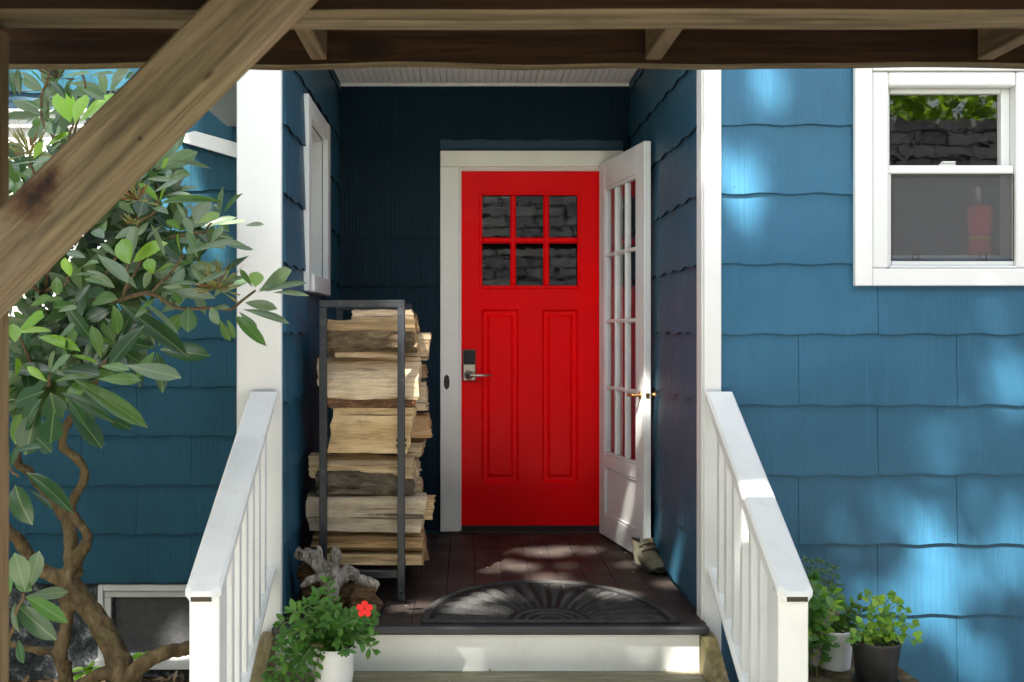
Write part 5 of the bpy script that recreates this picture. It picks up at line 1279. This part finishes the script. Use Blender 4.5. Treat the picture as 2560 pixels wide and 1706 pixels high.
for (a, b) in ((2010, 1470), (2040, 1480), (2060, 1500), (2080, 1480), (2020, 1520), (2050, 1530), (2000, 1560), (2010, 1600), (2030, 1590), (2060, 1600), (2080, 1610), (2020, 1640), (2000, 1650), (2095, 1510), (2035, 1450), (2070, 1520), (2015, 1500), (2005, 1540), (2045, 1560)):
    e = P(a, b, 3.42+random.uniform(-.1, .12)); st_.append([vc+Vector((random.uniform(-.04, .04), random.uniform(-.04, .04), 0)), vc.lerp(e, .6)+Vector((0, 0, .05)), e])
plant(vine, st_, 'lobed', .042, .95, [(.16, .32, .08), (.11, .25, .08), (.26, .42, .05), (.14, .27, .11)], .036, 240, 'small_mass', r=.0015)
hc = P(2040, 1640, 3.72); hc.z = BZ
herb = empty('herb_plant', hc, 'tall fine leaved grey green herb against the blue wall', 'plant')
st_ = []
for (a, b) in ((2012, 1405), (2030, 1410), (2048, 1408), (2065, 1415), (2085, 1425), (2095, 1450), (2100, 1480), (2055, 1440), (2035, 1440), (2075, 1460), (2020, 1450), (2090, 1500)):
    e = P(a, b, 3.70+random.uniform(-.06, .06)); st_.append([hc+Vector((random.uniform(-.05, .05), random.uniform(-.03, .03), 0)), hc.lerp(e, .5)+Vector((random.uniform(-.02, .02), 0, 0)), e])
plant(herb, st_, 'oval', .030, .26, [(.10, .18, .08), (.13, .21, .10), (.08, .15, .06)], .017, 200, 'herb_mass', r=.0016)
# bleached wood piece leaning on the white pot
m = MB(); m.tube([P(2050, 1590, 3.43), P(2052, 1560, 3.43), P(2068, 1545, 3.43), P(2090, 1530, 3.42), P(2098, 1532, 3.42)], [.016, .026, .024, .016, .010], 10)
m.tube([P(2052, 1560, 3.43), P(2046, 1545, 3.43)], [.02, .014], 8); m.tube([P(2050, 1590, 3.43), P(2040, 1625, 3.42), P(2030, 1660, 3.42)], [.016, .020, .024], 10)
me = remesh(m, .004, .003, 40, 2); me.materials.clear(); me.materials.append(M['drift'])
tag(link('bleached_wood', me), 'pale bleached wood chunk leaning against the white tapered pot', 'driftwood')

# ------------------------------------------------------------------ what stands behind the camera: a shingled garden wall and trees
bwall = empty('brick_wall', (0, -5.2, GZ), 'dark brick wall behind the viewer, mirrored in the panes', 'wall')
m = MB(); m.box(-8, 3.6, -5.5, -5.22, GZ, 3.45); m.box(3.6, 11, -5.5, -5.22, GZ, 3.98); m.build('core', NT('old mortar', .95, .1).col((.14, .135, .125)).mat, bwall)
m = MB()
for r_ in range(27):
    z = GZ+.18*r_; x = (-8 if z < 3.3 else 3.62)-(.25 if r_ % 2 else 0)
    while x < 11:
        w = .52+random.uniform(-.04, .04); d = random.uniform(-.01, .03)
        m.box(x, x+w-.03, -5.22, -5.15+d, z, z+.152-random.uniform(0, .008)); x += w
o = m.build('brick', M['brick'], bwall); o['kind'] = 'stuff'

U = Vector((0, 0, 1)).cross(S).normalized(); Vv = S.cross(U).normalized()
def gap(px, py, Y, r): return (P(px, py, Y), r)
v2 = 1/.9191
gaps = []  # holes cut in the unseen crown along sun rays for chosen light spots
def g_(vx, vy, Y, r): gaps.append((P(vx*v2, vy*v2, Y), r))
for a in [(1755, 182, 3.88, .055), (1702, 385, 3.88, .066), (1645, 345, 3.87, .03), (1715, 470, 3.88, .032), 
          (1995, 1400, 3.4, .06), (1900, 1480, 3.4, .06), (2010, 1450, 3.4, .05), (1920, 1510, 3.4, .04),
          (1745, 1215, 3.3, .075), (1775, 1250, 3.25, .06), (1725, 1185, 3.4, .05), (1735, 1450, 3.2, .055),
          (1080, 1500, 3.83, .022), (1590, 1520, 3.8, .055), (1560, 1540, 3.7, .06), (1010, 1545, 3.7, .045),
          (1485, 905, 4.87, .05), (1480, 945, 4.88, .045), (1420, 1130, 5.05, .05),
          (398, 1415, 5.6, .05), (372, 1445, 5.6, .042), (400, 1470, 5.6, .035), (90, 1490, 5.5, .06), (190, 1520, 5.3, .06), (60, 1530, 5.3, .05), (150, 1470, 5.5, .04)]: g_(*a)
for (vx, vy, r) in [(1240, 1268, .06), (1280, 1268, .085), (1318, 1266, .07), (1255, 1328, .055), (1200, 1302, .045), (1150, 1290, .04), (1110, 1375, .06), (1050, 1395, .055), (1415, 1370, .055), (1545, 1345, .04), (945, 1395, .05), (1300, 1345, .04)]:
    p = floor_pt(vx*v2, vy*v2); gaps.append((p, r))
for (px, py, r) in [(2224, 1272, .036), (2310, 1305, .034), (2347, 1316, .022), (2318, 1381, .04), (2376, 1429, .042), (2416, 1381, .022), (2515, 1396, .052), (2303, 1469, .066), (2270, 1517, .05), (2175, 1509, .055), (2369, 1546, .042), (2504, 1656, .04), (2431, 1645, .035),
                    (2483, 784, .022), (2540, 930, .034), (2538, 965, .03), (2368, 1106, .034), (2398, 1072, .018), (2311, 1117, .010), (2460, 1250, .012), (2120, 1330, .010), (2460, 1480, .014), (2540, 1290, .02), (2400, 1230, .008), (2200, 1400, .012)]:
    gaps.append((P(px, py, 3.88), r))
for k in range(14):
    p = floor_pt(random.uniform(1000, 1560)*v2, random.uniform(1260, 1430)*v2); gaps.append((p, random.uniform(.0, .02)))
def in_sun_patch(P_):
    k = (P_[:, 1]-5.58)/S.y; Q = P_-np.array(S)[None]*k[:, None]
    px = CX+Q[:, 0]*F/5.58; py = CY-(Q[:, 2]-CZ)*F/5.58
    bnd = np.interp(py, [-200, 150, 360, 475, 600, 660, 720, 900, 901], [520, 490, 472, 512, 560, 545, 300, 270, -9999])
    return px < bnd
N = 125000
uu = rng.uniform(-6.6, 4.6, N); vv_ = rng.uniform(1.15, 6.4, N); tt = rng.uniform(10.0, 13.0, N)  # crown spread wide to hold back high sky from the facade
pts = uu[:, None]*np.array(U)+vv_[:, None]*np.array(Vv)+tt[:, None]*np.array(S)
keep = np.ones(N, bool)
Sn = np.array(S)
for (T, r) in gaps:
    Ta = np.array(T); ax_ = 2 if abs(T.z) < .002 else 1        # floor or upright surface
    hit = pts-Sn*((pts[:, ax_]-Ta[ax_])/Sn[ax_])[:, None]-Ta
    hit[:, ax_] = 0; keep &= np.linalg.norm(hit, axis=1) > r*1.05+.045
patch = in_sun_patch(pts)
keep &= ~(patch & (rng.random(N) > .05))
# ragged outline of the crown
ell = ((uu+1.0)/5.7)**8+((vv_-3.75)/2.75)**8 < 1
keep &= ell
pts = pts[keep]
tree = empty('shade_tree', (-5.2, -3.4, GZ), 'tall leafy shade tree behind the viewer, its crown gaps shaped to dapple the porch', 'tree')
cc = Vector(pts.mean(axis=0))
m = MB()
def limbs(p, q, r0, r1, bend=.25):
    mid = p.lerp(q, .5)+Vector((random.uniform(-bend, bend), random.uniform(-bend, bend), bend)); a, b = smooth_path([p, mid, q], [r0, (r0+r1)/2, r1], 4); m.tube(a, b, 8)
base = Vector((-5.2, -3.4, GZ-.05)); fork = Vector((-4.9, -3.2, 6.0))
limbs(base, fork, .24, .17, .1)
m.build('trunk', M['bark_shrub'], tree)
m = MB()
ids = rng.choice(len(pts), 12, replace=False)
for i in ids:
    q = Vector(pts[i]); 
    if min(((q-T)-(q-T).dot(S)*S).length for (T, r) in gaps) > .2: limbs(fork, q, .06, .012, .3)
m.build('branch', M['bark_shrub'], tree)
def crown(pts, parent, size, name='crown', face=None, mat='crown'):
    K = len(pts); proto = np.array([(0, 0, 0), (.30, .45, .05), (0, 1, -.08), (-.30, .45, .05)]); 
    d = rng.normal(size=(K, 3)); d /= np.linalg.norm(d, axis=1)[:, None]
    n = rng.normal(size=(K, 3))*.6+(np.array(face)[None] if face is not None else np.array([0, 0, 1.0])[None])
    n -= (n*d).sum(1)[:, None]*d; n /= np.linalg.norm(n, axis=1)[:, None]; x = np.cross(d, n)
    L = size*rng.uniform(.7, 1.2, K)
    Vx = pts[:, None, :]+(x[:, None, :]*proto[None, :, 0:1]+d[:, None, :]*(proto[None, :, 1:2]-.5)+n[:, None, :]*proto[None, :, 2:3])*L[:, None, None]
    Fc = np.arange(K*4).reshape(K, 4)
    me = bpy.data.meshes.new(name); me.from_pydata(Vx.reshape(-1, 3).tolist(), [], Fc.tolist()); me.materials.append(M[mat]); me.update()
    o = link(name, me, parent); o['kind'] = 'stuff'; return o
crown(pts, tree, .14, face=S)
# hedge trees beyond the brick wall
for k, (x, lab) in enumerate(((-4.0, 'bushy tree beyond the brick wall at the left'), (1.2, 'bushy tree beyond the brick wall in the middle'), (5.0, 'bushy tree beyond the brick wall at the right'), (8.4, 'bushy lime green tree at the far right end of the brick wall'))):
    tr = empty('garden_tree', (x, -8, GZ), lab, 'tree', 'trees beyond the brick wall')
    m = MB(); m.tube([(x, -8, GZ-.05), (x+.1, -8, 1.5), (x-.05, -8.1, 3.5)], [.14, .11, .06], 10); m.build('trunk', M['bark_shrub'], tr)
    q = rng.normal(size=(3500, 3)); q /= np.linalg.norm(q, axis=1)[:, None]; q *= (rng.random(3500)**.4)[:, None]
    cl = np.array([x, -8.0, 4.2])+q*np.array([2.5, 1.6, 1.7]); crown(cl, tr, .22, mat='crown_lime')

# tall dark hedge added out of view to block skylight on the left wall
hd = empty('blocker_hedge', (-5.6, 2.4, GZ), 'tall dark hedge added out of view to block skylight from the left', 'hedge')
m = MB()
for y in (-.5, 1.0, 2.5, 4.0, 5.2): m.tube([(-5.6, y, GZ-.05), (-5.55, y+.05, 1.5), (-5.6, y, 4.0)], [.09, .07, .03], 8)
m.build('stems', M['bark_shrub'], hd)
q = rng.uniform(size=(9000, 3)); crown(np.array([-6.4, -1.2, GZ])+q*np.array([1.6, 6.9, 6.2]), hd, .24, 'foliage')

# dry bits and grit swept into the corners of the porch floor and the step
items = []
for k in range(150):
    if k % 3: x, y, z = random.uniform(XL+.05, XR-.04), random.choice((random.uniform(3.86, 4.3), random.uniform(5.2, 5.55), random.uniform(4.0, 5.4))), .0035
    else: x, y, z = random.uniform(-.35, .88), random.uniform(3.60, 3.82), -.172
    l = random.choice((.006, .008, .012, .02)); items.append((Vector((x, y, z)), Vector((random.uniform(-1, 1), random.uniform(-1, 1), random.uniform(0, .15))), Vector((random.uniform(-.3, .3), random.uniform(-.3, .3), 1)), l, l*random.uniform(.3, .6)))
o = leaf_soup('leaf_litter', items, leaf_mat('dry porch litter', .1, .8, True, [(.22, .17, .10), (.40, .33, .22), (.12, .08, .05), (.5, .45, .36)]), None)
tag(o, 'dry bits and grit scattered on the porch floor and step', None, None, 'stuff')
